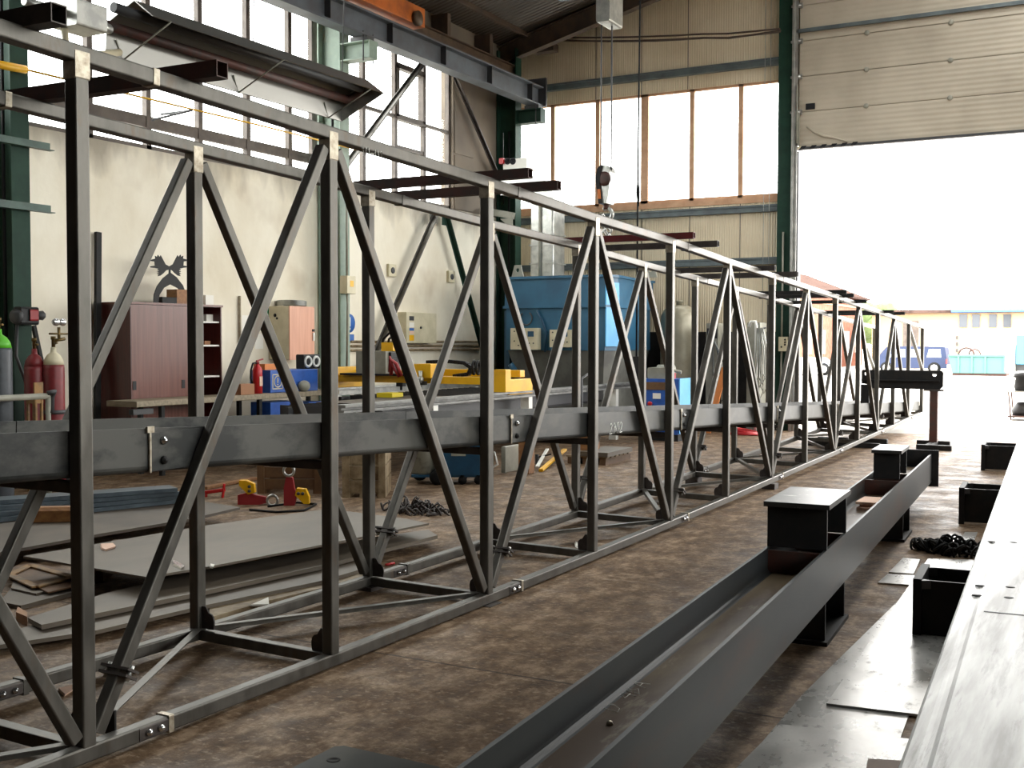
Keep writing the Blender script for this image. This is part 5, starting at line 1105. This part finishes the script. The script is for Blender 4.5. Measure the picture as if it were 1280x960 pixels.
MB().torus(Hk(758.5, 268)+V(0, 0, 0), .09, .032, (0, 1, 0), 20, 8, -.6, 4.2).build('hook', 'galvanised', t)
mb = MB()
for i in range(9):
    p = Hk(758.5+((i*5) % 7-3)*1.0, 272+i*3); mb.torus(p+V(0, .04*((i % 3)-1), 0), .05, .014, (0, 1, .4) if i % 2 else (1, 0, .2), 12, 6)
o = mb.build('sling_chain', 'galvanised', base=Hk(758, 296)); tag(o, 'bunched steel sling chain hanging from the crane hook', 'chain')
p = AT('Y', YH+.3, 797.5, 240)
t = thing('crane_pendant', (p.x, YH+.3, 1.3), 'black crane control pendant cable hanging from the roof right of the hook', 'pendant')
MB().tube([(p.x+.02, YH+.3, 7.5), (p.x, YH+.3, 5.0), (p.x-.01, YH+.3, 1.55)], .014, 6).build('cable', 'black_rubber', t)
MB().tube([AT('Y', YH+.3, 797.5, 225), AT('Y', YH+.3, 797.5, 240), AT('Y', YH+.3, 798, 258)], [.012, .035, .012], 8).build('sleeve', 'black_rubber', t)
MB().box(p.x-.06, p.x+.06, YH+.26, YH+.36, 1.2, 1.56, .02).build('control_unit', 'charcoal', t)
# cable bundle across the end wall
a = AT('Y', 22.6, 676, 47); b = AT('Y', 22.6, 975, 36); mb = None
t = thing('cable_bundle', a, 'brown cable bundle sagging across the end wall above the window', 'cable')
for k_, (s, dz) in enumerate(((.1, 0), (.14, -.05), (.2, -.02))):
    MB().tube([a.lerp(b, u/10)+V(0, .03*k_, dz-s*math.sin(PI*u/10)*(.6 if u < 8 else 1)) for u in range(11)], .02, 6).build('cable', 'rafter', t)
o = MB().box(*[q for q in (AT('Y', 22.4, 668, 70).x, AT('Y', 22.4, 694, 70).x, 22.3, 22.55)], AT('Y', 22.4, 680, 66).z, AT('Y', 22.4, 680, 56).z).build('cable_bracket', 'rafter', base=AT('Y', 22.4, 680, 66)); tag(o, 'dark bracket in the upper corner at the end of the crane track', 'bracket')
# ================================================================== sheets and clutter on the floor behind the truss
def sheet(pts, z0, z1, m, lab, cat='steel sheet', nm='steel_sheet', par=None):
    P = [AT('Z', z1, x, y) for x, y in pts]; c = sum(P, V(0, 0, 0))/len(P)
    o = MB().slab([(p.x, p.y) for p in P], z0, z1).build(nm, m, base=(c.x, c.y, z0)); return tag(o, lab, cat)
def skid(p0, p1, z0, z1, lab):
    p0, p1 = V(p0), V(p1); o = MB().bar((p0.x, p0.y, (z0+z1)/2), (p1.x, p1.y, (z0+z1)/2), .1, z1-z0-.001).build('timber_skid', 'old_timber', base=(p0.x, p0.y, z0)); tag(o, lab, 'timber')
# the big pale sheet on skids
sheet([(29, 695), (182, 721), (262, 708), (402, 681), (536, 654), (505, 648), (410, 636), (262, 656)], .2, .216, 'plate_dull', 'large pale steel sheet raised on timbers behind the left part of the truss')
for k_, ((a, b), lab) in enumerate(((((120, 712), (150, 690)), 'timber skid under the left corner of the large pale sheet'), (((400, 677), (380, 655)), 'timber skid under the middle of the large pale sheet'))):
    skid(AT('Z', .1, *a), AT('Z', .1, *b), .0, .2, lab)
sheet([(-60, 703), (0, 690), (120, 668), (240, 648), (300, 634), (222, 622), (118, 632), (-60, 655)], .14, .165, 'plate_dark', 'dark brown steel sheet behind the large pale one')
skid(AT('Z', .06, 30, 680), AT('Z', .06, 60, 655), 0, .14, 'timber skid under the dark brown sheet, left end'); skid(AT('Z', .06, 225, 645), AT('Z', .06, 230, 632), 0, .14, 'timber skid under the dark brown sheet, right end')
sheet([(240, 652), (330, 632), (385, 634), (400, 640), (262, 660)], .1, .115, 'plate_dull', 'grey sheet end between the pale sheet and the red clamps') if 0 else None
# long strip plates in front
sheet([(35, 772), (52, 781), (240, 742), (402, 707), (547, 669), (535, 662), (470, 671), (380, 690), (240, 715), (130, 742)], .07, .1, 'plate_dull', 'long grey strip plate in front of the large pale sheet, upper one')
sheet([(-30, 800), (0, 806), (120, 788), (240, 760), (402, 726), (470, 706), (465, 700), (380, 712), (230, 742), (60, 776)], .035, .06, 'plate_dull', 'long grey strip plate nearer the truss, lower one of the pair')
sheet([(262, 772), (330, 752), (402, 735), (480, 712), (476, 706), (400, 722), (330, 738), (262, 757)], .0, .035, 'grey_timber', 'pale worn timber plank on the floor beside the strip plates', 'plank', 'plank')
sheet([(0, 752), (26, 757), (110, 735), (80, 725), (20, 728)], 0, .03, 'plate_dark', 'short dark plate on the left floor below the yellow edged ones')
sheet([(14, 735), (45, 742), (92, 729), (60, 715), (18, 722)], .031, .045, 'plate_dull', 'small plate with a yellow edge on the left floor')
t = sheet([(5, 715), (60, 740), (112, 728), (105, 716), (30, 702)], .046, .056, 'old_timber', 'brown board piece on the left floor below the big sheets', 'board', 'board')
# rectangular frame lying on the left plates
zf = .057; fr = [AT('Z', zf, *q) for q in ((12, 720), (45, 735), (92, 723), (38, 708))]
mb = MB()
for a, b in zip(fr, fr[1:]+fr[:1]): mb.bar(a+V(0, 0, .008), b+V(0, 0, .008), .06, .014)
o = mb.build('steel_offcut', 'yellow_rust', base=fr[0]); tag(o, 'rusty rectangular offcut with an open middle lying on the left floor plates', 'offcut')
sheet([(20, 765), (34, 771), (34, 765), (22, 758)], .0, .06, 'timber', 'orange wood block between the plates at the lower left', 'block', 'wood_block')
# stack of long flat sections against the wall side
bx0, bx1 = [AT('Z', .0, *q) for q in ((-60, 655), (232, 622))]
for k_ in range(4):
    z0 = .17+.042*k_
    a0, a1 = AT('Z', z0+.05, -60, 652-8*k_), AT('Z', z0+.05, 231-3*k_, 622-4.5*k_)
    d = (a1-a0).normalized(); n = V(-d.y, d.x, 0)
    o = MB().prism([V(a0.x, a0.y, z0), V(a1.x, a1.y, z0), V(a1.x, a1.y, z0)+n*.28, V(a0.x, a0.y, z0)+n*.28], (0, 0, .038)).build('flat_section', 'flat_blue', base=(a0.x, a0.y, z0)) if 'flat_blue' in M else None
    if o: tag(o, ['bottom', 'second', 'third', 'topmost'][k_]+' blue grey bar of the long stack behind the dark sheet', 'steel bar', 'stack of long steel bars')
for k_, (q, lab) in enumerate((((-20, 651), 'left'), ((215, 626), 'right'))):
    p = AT('Z', .05, *q); skid(p+V(.1, -.05, 0), p+V(-.45, .25, 0), 0, .168, 'timber skid under the stack of long bars, %s end' % lab)
# wood block and paper scraps
p = AT('Z', .17, 65, 655); o = MB().extr([(-.06, 0), (.06, 0), (.06, .1), (.03, .13), (-.06, .13)], p+V(-.3, -.02, 0), p+V(.1, .28, 0)).build('wood_block', 'timber', base=p); tag(o, 'orange brown wedge of wood lying on the dark sheet at the left', 'wood')
for pts, m, lab in (([(125, 681), (140, 680), (144, 684), (131, 688), (126, 686)], 'paper_pink', 'pinkish paper scrap on the large pale sheet near the tall post'), ([(214, 702), (218, 702), (230, 709), (226, 711), (216, 706)], 'chrome', 'shiny foil scrap on the large pale sheet by the slanted bar'), ([(262, 706), (267, 707), (266, 710), (262, 709)], 'paper', 'tiny white scrap on the front edge of the large pale sheet')):
    P = [AT('Z', .222, *q) for q in pts]; o = MB().poly([[(q.x, q.y, .217) for q in P], [(q.x+.01, q.y, .232) for q in P]]).build('paper_scrap', m, base=P[0]); tag(o, lab, 'scrap')
for pts, m, lab in (([(313, 757), (334, 748), (335, 757)], 'paper', 'white paper scrap on the plank beside the truss'), ([(72, 862), (92, 857), (92, 862), (80, 870)], 'paper_pink', 'pale paper scrap on the floor behind the nearest truss corner'), ([(718, 678), (725, 682), (724, 686), (719, 683)], 'paper', 'white crumb of paper on the floor inside the middle of the truss')):
    P = [AT('Z', .04 if pts[0][0] == 313 else .005, *q) for q in pts]; o = MB().poly([[(q.x, q.y, P[0].z-.004) for q in P], [(q.x+.01, q.y, P[0].z+.01) for q in P]]).build('paper_scrap', m, base=P[0]); tag(o, lab, 'scrap')
p = AT('Z', .01, 482, 706); o = MB().tube([p, p+V(.02, .09, .0)], .01, 8).build('marker_pen', 'red_paint', base=p); tag(o, 'small red marker lying by the far chord of the truss', 'marker')
# red and yellow lifting clamps
def clamp(px, py, label, up, s=1.0):
    p = AT('Z', 0.0, px, py); t = thing('lifting_clamp', p, label, 'lifting clamp')
    u = V(0, 0, 1) if up else V(RGT.x, RGT.y, 0).normalized(); r = V(RGT.x, RGT.y, 0).normalized() if up else V(0, 0, 1); n = V(FWD.x, FWD.y, 0).normalized()
    o = p if up else p+V(0, 0, .02)
    def P(a, b): return o+r*(a*s)+u*(b*s)
    MB().prism([P(q, w) for q, w in ((-.03, 0), (.09, 0), (.12, .12), (.09, .2), (.07, .32), (.0, .34), (-.03, .2))], n*.06).build('body', 'red_dull', t)
    MB().prism([P(q, w)-n*.01 for q, w in ((.1, .12), (.2, .02), (.26, .02), (.26, .1), (.22, .19), (.12, .2))], n*.08).build('jaw', 'yellow_paint', t)
    MB().torus(P(.03, .4), .06*s, .016*s, n, 16, 8).build('shackle', 'galvanised', t)
    for a in (.14, .19): MB().lathe([(0, 0), (.018, 0), (.018, .01), (0, .01)], P(a, .14)-n*.01, 10, -n).build('rivet', 'dark_grey', t)
    return t
clamp(358, 632, 'red and yellow plate clamp standing upright on the floor by the timber crate', True, .95)
clamp(297, 631, 'red and yellow plate clamp lying on its side on the floor', False, .95)
p = AT('Z', 0, 266, 622); o = MB().bar(p+V(-.12, 0, .05), p+V(.12, .06, .09), .05, .04).bar(p+V(.1, .05, 0), p+V(.12, .06, .16), .02, .03, up=(0, 1, 0)).bar(p+V(-.1, .0, .0), p+V(-.1, 0, .07), .02, .03, up=(0, 1, 0)).build('clamp_tool', 'red_paint', base=p); tag(o, 'small red hand clamp on the floor left of the lying plate clamp', 'clamp')
p = AT('Z', .005, 270, 605)
o = MB().bar(AT('Z', .02, 255, 610), AT('Z', .02, 318, 598), .1, .035).build('plank', 'timber', base=AT('Z', 0, 255, 610)); tag(o, 'short light timber plank on the floor behind the red clamps', 'plank')
pts = [AT('Z', .012, *q) for q in ((312, 637), (345, 640), (380, 638), (395, 630), (372, 628), (335, 633))]
o = MB().tube(pts, .012, 6).build('rubber_hose', 'black_rubber', base=pts[0]); tag(o, 'black hose curling on the floor in front of the upright clamp', 'hose')
# timber crates
def crate(px0, px1, py, dep, h, m, label, n=3):
    a, b = AT('Z', 0, px0, py), AT('Z', 0, px1, py); d = (b-a).normalized(); q = V(-d.y, d.x, 0); L_ = (b-a).length
    t = thing('timber_crate', (a+b)/2+q*dep/2, label, 'crate')
    def bd(u0, u1, v0, v1, z0, z1, nm): MB().prism([a+d*u0+q*v0+V(0, 0, z0), a+d*u1+q*v0+V(0, 0, z0), a+d*u1+q*v1+V(0, 0, z0), a+d*u0+q*v1+V(0, 0, z0)], (0, 0, z1-z0)).build(nm, m, t)
    hb = h/n
    for k_ in range(n):
        bd(0, L_, 0, .03, .05+k_*hb, .05+k_*hb+hb*.86, 'plank'); bd(0, L_, dep-.03, dep, .05+k_*hb, .05+k_*hb+hb*.86, 'plank')
        bd(0, .03, .03, dep-.03, .05+k_*hb, .05+k_*hb+hb*.86, 'plank'); bd(L_-.03, L_, .03, dep-.03, .05+k_*hb, .05+k_*hb+hb*.86, 'plank')
    for u in (0, L_-.08): bd(u, u+.08, -.025, 0, 0, h+.05, 'corner_post')
    for u in (0, L_/2-.05, L_-.1): bd(u, u+.1, 0, dep, 0, .05, 'bearer')
    return t
crate(428, 482, 622, .7, .5, 'grey_timber', 'weathered pale timber crate on the floor left of the blue trolley')
crate(322, 402, 617, .6, .42, 'old_timber', 'brown timber crate on the floor behind the upright red clamp')
# blue welding trolley
pA, pB = AT('Z', 0, 552, 606), AT('Z', 0, 606, 606); d = (pB-pA).normalized(); q = V(-d.y, d.x, 0)
t = thing('welding_trolley', (pA+pB)/2, 'dark blue welding trolley on wheels with a grey drum behind the truss', 'trolley')
def tb(u0, u1, v0, v1, z0, z1): return MB().prism([pA+d*u0+q*v0+V(0, 0, z0), pA+d*u1+q*v0+V(0, 0, z0), pA+d*u1+q*v1+V(0, 0, z0), pA+d*u0+q*v1+V(0, 0, z0)], (0, 0, z1-z0))
Lb = (pB-pA).length
tb(0, Lb, 0, .45, .12, .78).build('housing', 'blue_trolley', t)
tb(-.38, Lb, .02, .42, .09, .12).build('chassis', 'blue_trolley', t)
tb(.12, .3, -.004, 0, .36, .4).build('caption_strip', 'grey_paint', t)
for u, v, r in ((-.05, -.03, .1), (-.05, .44, .1), (-.3, .44, .1)):
    c = pA+d*u+q*v+V(0, 0, r); MB().lathe([(0, -.025), (r*.5, -.03), (r, -.02), (r, .02), (r*.5, .03), (0, .025)], c, 20, q).build('wheel', 'black_rubber', t)
for u in (.26, Lb-.08):
    for v in (.03, .42): MB().lathe([(0, -.02), (.055, -.02), (.055, .02), (0, .02)], pA+d*u+q*v+V(0, 0, .055), 14, q).box((pA+d*u+q*v).x-.02, (pA+d*u+q*v).x+.02, (pA+d*u+q*v).y-.02, (pA+d*u+q*v).y+.02, .08, .12).build('castor', 'black_rubber', t)
c = pA+d*(-.24)+q*.18+V(0, 0, .12); MB().lathe([(0, 0), (.15, 0), (.155, .02), (.155, .4), (.14, .44), (.04, .5), (0, .5)], c, 24).build('drum', 'drum_grey' if 'drum_grey' in M else 'dark_grey', t)
MB().tube([pA+d*(Lb+.0)+q*.1+V(0, 0, .4), pA+d*(Lb+.12)+q*.05+V(0, 0, .4), pA+d*(Lb+.16)+q*.05+V(0, 0, .25), pA+d*(Lb+.02)+q*.05+V(0, 0, .16)], .014, 8).build('cable_loop', 'white_paint', t)
# chain heaps
def chain_heap(p, rad, n, label, m, seed, link=.035, z=0.0):
    rn = random.Random(seed); mb = MB()
    for i in range(n):
        u = i/(n-1); a = u*9+rn.uniform(-.4, .4); rr = rad*(.25+.75*abs(math.sin(u*7)))*rn.uniform(.6, 1)
        c = V(p.x+rr*math.cos(a)*1.25, p.y+rr*math.sin(a)*.75, z+link*.35+max(0, (1-rr/rad))*rad*.35*rn.random())
        mb.torus(c, link, link*.28, (rn.uniform(-1, 1), rn.uniform(-1, 1), rn.uniform(.2, 1)), 10, 5, sq=1.5)
    o = mb.build('chain', m, base=(p.x, p.y, z)); tag(o, label, 'chain')
chain_heap(AT('Z', 0, 515, 640), .38, 90, 'heap of steel chain on the floor in front of the blue trolley', 'dark_tube', 3)
chain_heap(AT('Z', .02, 1186, 689), .3, 80, 'black chain heap on the floor behind the nearest black stool', 'black_steel', 5, .04, .012)
# pallet with steel and timber block
a, b = AT('Z', 0, 705, 583), AT('Z', 0, 762, 583)
pa, pb, pc = AT('Z', 0, 757, 582), AT('Z', 0, 796, 572), AT('Z', 0, 700, 577)
d = (pb-pa).normalized(); q = V(-d.y, d.x, 0); Lp = .8
t = thing('pallet', pa, 'worn wooden pallet on the floor behind the truss carrying a thick steel plate', 'pallet')
def pbx(u0, u1, v0, v1, z0, z1): return MB().prism([pa+d*u0+q*v0+V(0, 0, z0), pa+d*u1+q*v0+V(0, 0, z0), pa+d*u1+q*v1+V(0, 0, z0), pa+d*u0+q*v1+V(0, 0, z0)], (0, 0, z1-z0))
for v in (0, .26, .5): pbx(0, 1.0, v, v+.1, 0, .1).build('bearer', 'old_timber', t)
for k_ in range(6): pbx(.0+.17*k_, .12+.17*k_, -.02, .62, .1, .125).build('deck_board', 'grey_timber', t)
o = pbx(-.05, .95, -.05, .4, .126, .19).build('steel_block', 'plate_dull', base=pa); tag(o, 'thick grey steel plate lying on the wooden pallet', 'steel plate')
o = pbx(.15, .5, .3, .6, .191, .42).build('wood_block', 'timber', base=pa); tag(o, 'light brown wood block standing on the steel plate of the pallet', 'wood')
p = AT('Z', 0, 935, 543); p.y -= .15; mb = MB()
for k_ in range(4): mb.torus((p.x, p.y, .02+.022*k_), .24-.02*k_, .018, (.06*k_, .03, 1), 22, 6, sq=1.2)
o = mb.build('red_hose', 'red_paint', base=(p.x, p.y, 0)); tag(o, 'red hose coiled on the floor behind the channel near the gate post', 'hose')
q = [AT('X', -7.95, *u) for u in ((727, 520), (727, 473), (736, 467))]
o = MB().tube([(q[0].x, q[0].y, 0), q[0], q[1], q[2], q[2]+V(-.15, .5, 0), (q[2].x-.15, q[2].y+.5, 0)], .022, 8).build('bent_handrail', 'dark_grey', base=(q[0].x, q[0].y, 0)); tag(o, 'thin bent tube handrail standing at the far end of the cutting bed', 'handrail')
t = thing('door_chain', AT('Y', 22.75, 958, 260), 'thin pale hoist chain loop hanging on the end wall left of the gate post', 'chain')
for px in (955, 962): p = AT('Y', 22.75, px, 200); MB().tube([(p.x, 22.75, 1.2), (p.x, 22.75, 9.2)], .006, 5).build('chain_fall', 'galvanised', t)
# leaning yellow tool and hammer
p0, p1 = AT('Z', .02, 676, 588), AT('Z', .02, 706, 572)
o = MB().bar(p0, p1+V(0, 0, .12), .06, .035).build('yellow_bar', 'yellow_paint', base=p0); tag(o, 'yellow bar lying askew on the floor left of the pallet', 'bar')
o = MB().bar(p0+V(-.12, .12, .03), AT('Z', .02, 684, 573)+V(0, 0, .14), .05, .02).build('white_bar', 'white_paint', base=p0); tag(o, 'short white bar lying beside the yellow bar on the floor', 'bar')
p = AT('Z', .0, 672, 580); t = thing('hammer', p, 'small dark hammer on the floor beside the yellow bar', 'hammer')
MB().bar(p+V(0, 0, .1), p+V(.16, .12, .14), .022, .022).build('handle', 'charcoal', t); MB().bar(p+V(.0, -.01, .0), p+V(-.01, .0, .14), .045, .045, up=(0, 1, 0)).build('head', 'dark_grey', t)
p0, p1 = AT('Z', 0, 622, 592), AT('Z', 0, 648, 588)
o = MB().box(p0.x, p1.x, p0.y+.1, p0.y+.5, 0, .36, .01).build('grey_box', 'grey_paint', base=(p0.x, p0.y+.3, 0)); tag(o, 'pale grey box on the floor right of the blue trolley', 'box')
p = AT('Z', 0, 648, 592); o = MB().box(p.x, p.x+.16, p.y, p.y+.16, 0, .8, .01).build('timber_post', 'timber', base=(p.x+.08, p.y+.08, 0)); tag(o, 'brown timber post standing beside the pale grey box', 'post')
# ================================================================== the yard outside
def O(Y, px, py): return AT('Y', Y, px, py)
X = -18.5
ya, yb = AT('X', X, 1001, 380).y, AT('X', X, 1078, 380).y; ze = AT('X', X, 1001, 362).z; zr = AT('X', X, 1001, 345).z
t = thing('brick_shed', (X-4, (ya+yb)/2, 0), 'long brick shed with a tin roof in the yard beyond the gate post', 'building')
MB().box(X-9, X, ya, yb, -.02, ze).build('wall', 'brick', t)
MB().prism([(X+.5, ya-.4, ze-.1), (X+.5, ya-.4, ze+.05), (X-4.5, ya-.4, zr+1.2), (X-9.5, ya-.4, ze+.05), (X-9.5, ya-.4, ze-.1)], (0, yb-ya+.8, 0)).build('roof', 'roof_tin', t)
for k_ in range(5):
    y = ya+1.2+k_*(yb-ya)/5; MB().box(X, X+.05, y, y+1.6, 1.0, 2.6).build('window', 'white_paint', t)
MB().box(X, X+.06, ya, yb, ze-.75, ze-.6).build('gutter', 'render_cream', t)
Yg = 82
x0, x1, x2 = O(Yg, 1090, 400).x, O(Yg, 1194, 400).x, O(Yg, 1266, 400).x; zt_ = O(Yg, 1200, 391).z
t = thing('garage_building', ((x0+x2)/2, Yg, 0), 'low pale garage building with big doors across the yard', 'building')
MB().box(x0, x2+14, Yg, Yg+9, -.02, zt_).build('wall', 'render_cream', t)
MB().box(x0-.4, x1-.2, Yg-.5, Yg+9.3, zt_, zt_+.22).build('roof_edge', 'roof_tin', t)
MB().box(x1-.2, x2+14, Yg-.6, Yg+9.3, zt_+.02, zt_+.18).build('roof_edge', 'edge_blue', t)
for (px0, px1, py0, py1), m, nm in (((1128, 1148, 401, 464), 'frame_dark', 'door'), ((1160, 1189, 401, 464), 'white_paint', 'door'), ((1199, 1265, 418, 464), 'white_paint', 'door')):
    a, b = O(Yg-.05, px0, py1), O(Yg-.05, px1, py0); MB().box(a.x, b.x, Yg-.06, Yg, max(0, a.z), b.z).build(nm, m, t)
for px in (1199, 1215, 1236, 1254):
    a, b = O(Yg-.08, px, 409), O(Yg-.08, px+10, 393); f = MB().box(a.x, b.x, Yg-.09, Yg, a.z, b.z).build('window', 'glass_dark', t)
mb = MB()
for k_ in range(6):
    a, b = O(Yg-.1, 1195, 464-8*k_), O(Yg-.1, 1197, 460-8*k_); mb.box(a.x, b.x, Yg-.1, Yg, a.z, b.z)
mb.build('hazard_mark', 'dark_grey', t)
# dumpster
Yd = 66
a, b = O(Yd, 1190, 467), O(Yd, 1258, 444)
t = thing('dumpster', ((a.x+b.x)/2, Yd, 0), 'pale green waste container with upright ribs in the yard', 'dumpster')
MB().prism([(a.x, Yd, .12), (b.x, Yd, .12), (b.x+.1, Yd, b.z), (a.x-.2, Yd, b.z)], (0, 2.2, 0)).build('body', 'dumpster_green', t)
for u in (.12, .37, .62, .97): MB().box(a.x+(b.x-a.x)*u-.05, a.x+(b.x-a.x)*u+.05, Yd-.08, Yd, .12, b.z).build('rib', 'dumpster_green', t)
MB().box(a.x-.2, b.x+.1, Yd-.1, Yd+.1, b.z-.08, b.z).build('rim', 'dumpster_green', t)
MB().box(a.x, b.x, Yd+.1, Yd+2, -.02, .14).build('skid', 'rust_steel', t)
p = O(Yd+1, 1208, 441); o = MB().torus((p.x, Yd+1, b.z-.02), .4, .06, (0, 1, 0), 12, 6, -PI/2, PI/2).torus((p.x+.4, Yd+1.2, b.z), .3, .05, (0, 1, 0), 12, 6, -PI/2, PI/2).build('scrap_pipe', 'rust_steel', base=(p.x, Yd+1, b.z)); tag(o, 'bent rusty scrap pipe sticking out of the green container', 'scrap')
# vehicles
def vehicle(name, Y, px0, px1, pyb, pyt, m, label, cat, wx, body2=None, face=-1):
    x0, x1 = O(Y, px0, pyb).x, O(Y, px1, pyb).x; h = O(Y, (px0+px1)/2, pyt).z; L_ = x1-x0
    t = thing(name, ((x0+x1)/2, Y+.9, 0), label, cat)
    F = lambda pts: [(x0+L_*u, Y, h*v) for u, v in pts]
    MB().prism(F([(0, .2), (1, .2), (1, .56), (0, .56)]), (0, 1.7, 0)).build('body', m, t)
    MB().prism([(p[0], Y+.08, p[2]) for p in F([(.0, .56), (1, .56), (.97, .97), (.92, 1), (.2, 1), (.14, .97)] if body2 is None else body2)], (0, 1.54, 0)).build('cabin', m, t)
    for u0, u1 in ((.2, .42), (.46, .68), (.72, .92)): MB().prism([(x0+L_*u0, Y+.075, h*.6), (x0+L_*u1, Y+.075, h*.6), (x0+L_*(u1-.01), Y+.075, h*.9), (x0+L_*(u0+.03), Y+.075, h*.9)], (0, .01, 0)).build('side_window', 'van_pale', t)
    for u in wx:
        r = .34; w_ = MB().lathe([(0, 0), (r, 0), (r, .2), (0, .2)], (x0+L_*u, Y-.02, r-.02), 22, (0, 1, 0)).build('wheel', 'black_rubber', t)
        MB().lathe([(0, 0), (r*.6, 0), (r*.5, .02), (0, .02)], (x0+L_*u, Y-.04, r-.02), 16, (0, 1, 0)).build('hubcap', 'white_paint', w_)
    MB().box(x0+L_*.97, x1+.1, Y+.05, Y+1.6, h*.2, h*.34).build('bumper', 'van_pale', t)
    MB().box(x1-.04, x1+.02, Y-.01, Y+.12, h*.38, h*.54).build('tail_light', 'red_paint', t)
    return t
vehicle('van', 68, 1095, 1183, 464, 433, 'van_blue', 'blue minivan parked in the yard behind the truss end', 'van', (.15, .83))
vehicle('car', 62, 972, 1042, 466, 447, 'white_paint', 'white car parked in the yard seen through the truss', 'car', (.15, .82), [(.15, .56), (.9, .56), (.75, .97), (.7, 1), (.35, 1), (.3, .97)])
Yt = 58
a, b = O(Yt, 1270, 455), O(Yt, 1275, 419)
t = thing('truck', (a.x+2, Yt, 0), 'cyan box truck at the right edge of the yard', 'truck')
MB().box(a.x, a.x+6, Yt, Yt+2.3, a.z, b.z, .03).build('cargo_box', 'cyan_paint', t)
c0, c1 = O(Yt, 1256, 460), O(Yt, 1269, 430); MB().box(c0.x, c1.x, Yt+.1, Yt+2.2, .35, c1.z, .08).build('cab', 'white_paint', t)
MB().box(c0.x+.05, c1.x-.08, Yt+.09, Yt+.12, c1.z-.75, c1.z-.2).build('cab_window', 'van_pale', t)
MB().box(a.x-.1, a.x+6, Yt+.4, Yt+1.9, .45, a.z).build('chassis', 'dark_grey', t)
for x in (a.x+1.0, a.x+4.2): MB().lathe([(0, 0), (.32, 0), (.32, .25), (0, .25)], (x, Yt-.0, .3), 20, (0, 1, 0)).build('wheel', 'black_rubber', t)
# hand cart at the right edge
Yk = 28.5; x0 = O(Yk, 1257, 490).x
zt_, zl = O(Yk, 1265, 489).z, O(Yk, 1265, 523).z
t = thing('hand_cart', (x0+.6, Yk, 0), 'brown framed workshop cart in the yard at the right edge', 'cart')
MB().box(x0, x0+1.5, Yk, Yk+.8, zt_-.03, zt_).build('top_tray', 'galvanised', t)
zb_ = max(.06, zl)
MB().box(x0+.05, x0+1.5, Yk, Yk+.8, zb_, zb_+.03).build('bottom_tray', 'rust_steel', t)
for x in (x0+.12, x0+1.4):
    for y in (Yk+.03, Yk+.75): MB().bar((x, y, 0), (x-.06, y, zt_-.03), .03, .03, up=(0, 1, 0)).build('leg', 'rust_steel', t)
p = O(Yk+.3, 1279, 486); o = MB().lathe([(0, 0), (.18, 0), (.2, .1), (.17, .3), (.22, .32), (.2, .4), (0, .44)], (p.x, Yk+.35, zt_), 18).build('rubbish_bag', 'black_rubber', base=(p.x, Yk+.35, zt_)); tag(o, 'black bundle on top of the yard cart', 'bag')
o = MB().lathe([(0, 0), (.2, 0), (.23, .12), (.12, .3), (0, .32)], (p.x-.02, Yk+.35, zb_+.03), 16).build('black_drum', 'black_plastic', base=(p.x, Yk+.35, zb_)); tag(o, 'black pot on the lower tray of the yard cart', 'pot')
# trees far behind
def tree(x, y, h, r, lab, seed):
    rn = random.Random(seed); t = thing('tree', (x, y, 0), lab, 'tree')
    MB().tube([(x, y, -.02), (x+.1, y, h*.35), (x, y, h*.7)], [.2, .15, .06], 8).build('trunk', 'rafter', t)
    mb = MB()
    for k_ in range(26): a = rn.uniform(0, 2*PI); q = r*rn.random()**.5; mb.ball((x+q*math.cos(a), y+q*math.sin(a), h*.62+h*.38*rn.uniform(-.7, .8)*(1-q/r*.5)), r*rn.uniform(.28, .45), 8)
    mb.build('crown', 'leaf', t)
tree(O(100, 1075, 400).x, 100, 5.5, 2.6, 'green tree in the yard behind the brick shed, left one', 1)
tree(O(118, 1104, 400).x, 118, 4.8, 2.4, 'green tree in the yard between the shed and the garages', 2)
# ================================================================== light
w = bpy.data.worlds.new('sky'); SC.world = w; w.use_nodes = True
nt = w.node_tree; bg = nt.nodes['Background']
bg.inputs[0].default_value = (1, .988, .96, 1); bg.inputs[1].default_value = 10.5
def portal(name, loc, rot, sx, sy_):
    ld = bpy.data.lights.new(name, 'AREA'); ld.shape = 'RECTANGLE'; ld.size = sx; ld.size_y = sy_; ld.cycles.is_portal = True
    o = bpy.data.objects.new(name, ld); COL.objects.link(o); o.location = loc; o.rotation_euler = rot
portal('portal_left', (XL-.2, 11.6, 6.04), (0, -PI/2, 0), 3.1, 17.4)
portal('portal_right', (XR+.2, 11.5, 5.5), (0, PI/2, 0), 4.6, 23)
portal('portal_window', (-9.3, YE+.2, 5.95), (-PI/2, 0, 0), 6.4, 2.6)
portal('portal_gate', (-.7, YE+.2, 2.9), (-PI/2, 0, 0), 10.8, 6.2)
portal('portal_roof', (-1.2, 14.15, 11.4), (0, 0, 0), 2.8, 14.3)
SC.cycles.max_bounces = 10; SC.cycles.diffuse_bounces = 6; SC.cycles.transparent_max_bounces = 16
SC.cycles.caustics_reflective = False; SC.cycles.caustics_refractive = False
SC.cycles.sample_clamp_indirect = 8
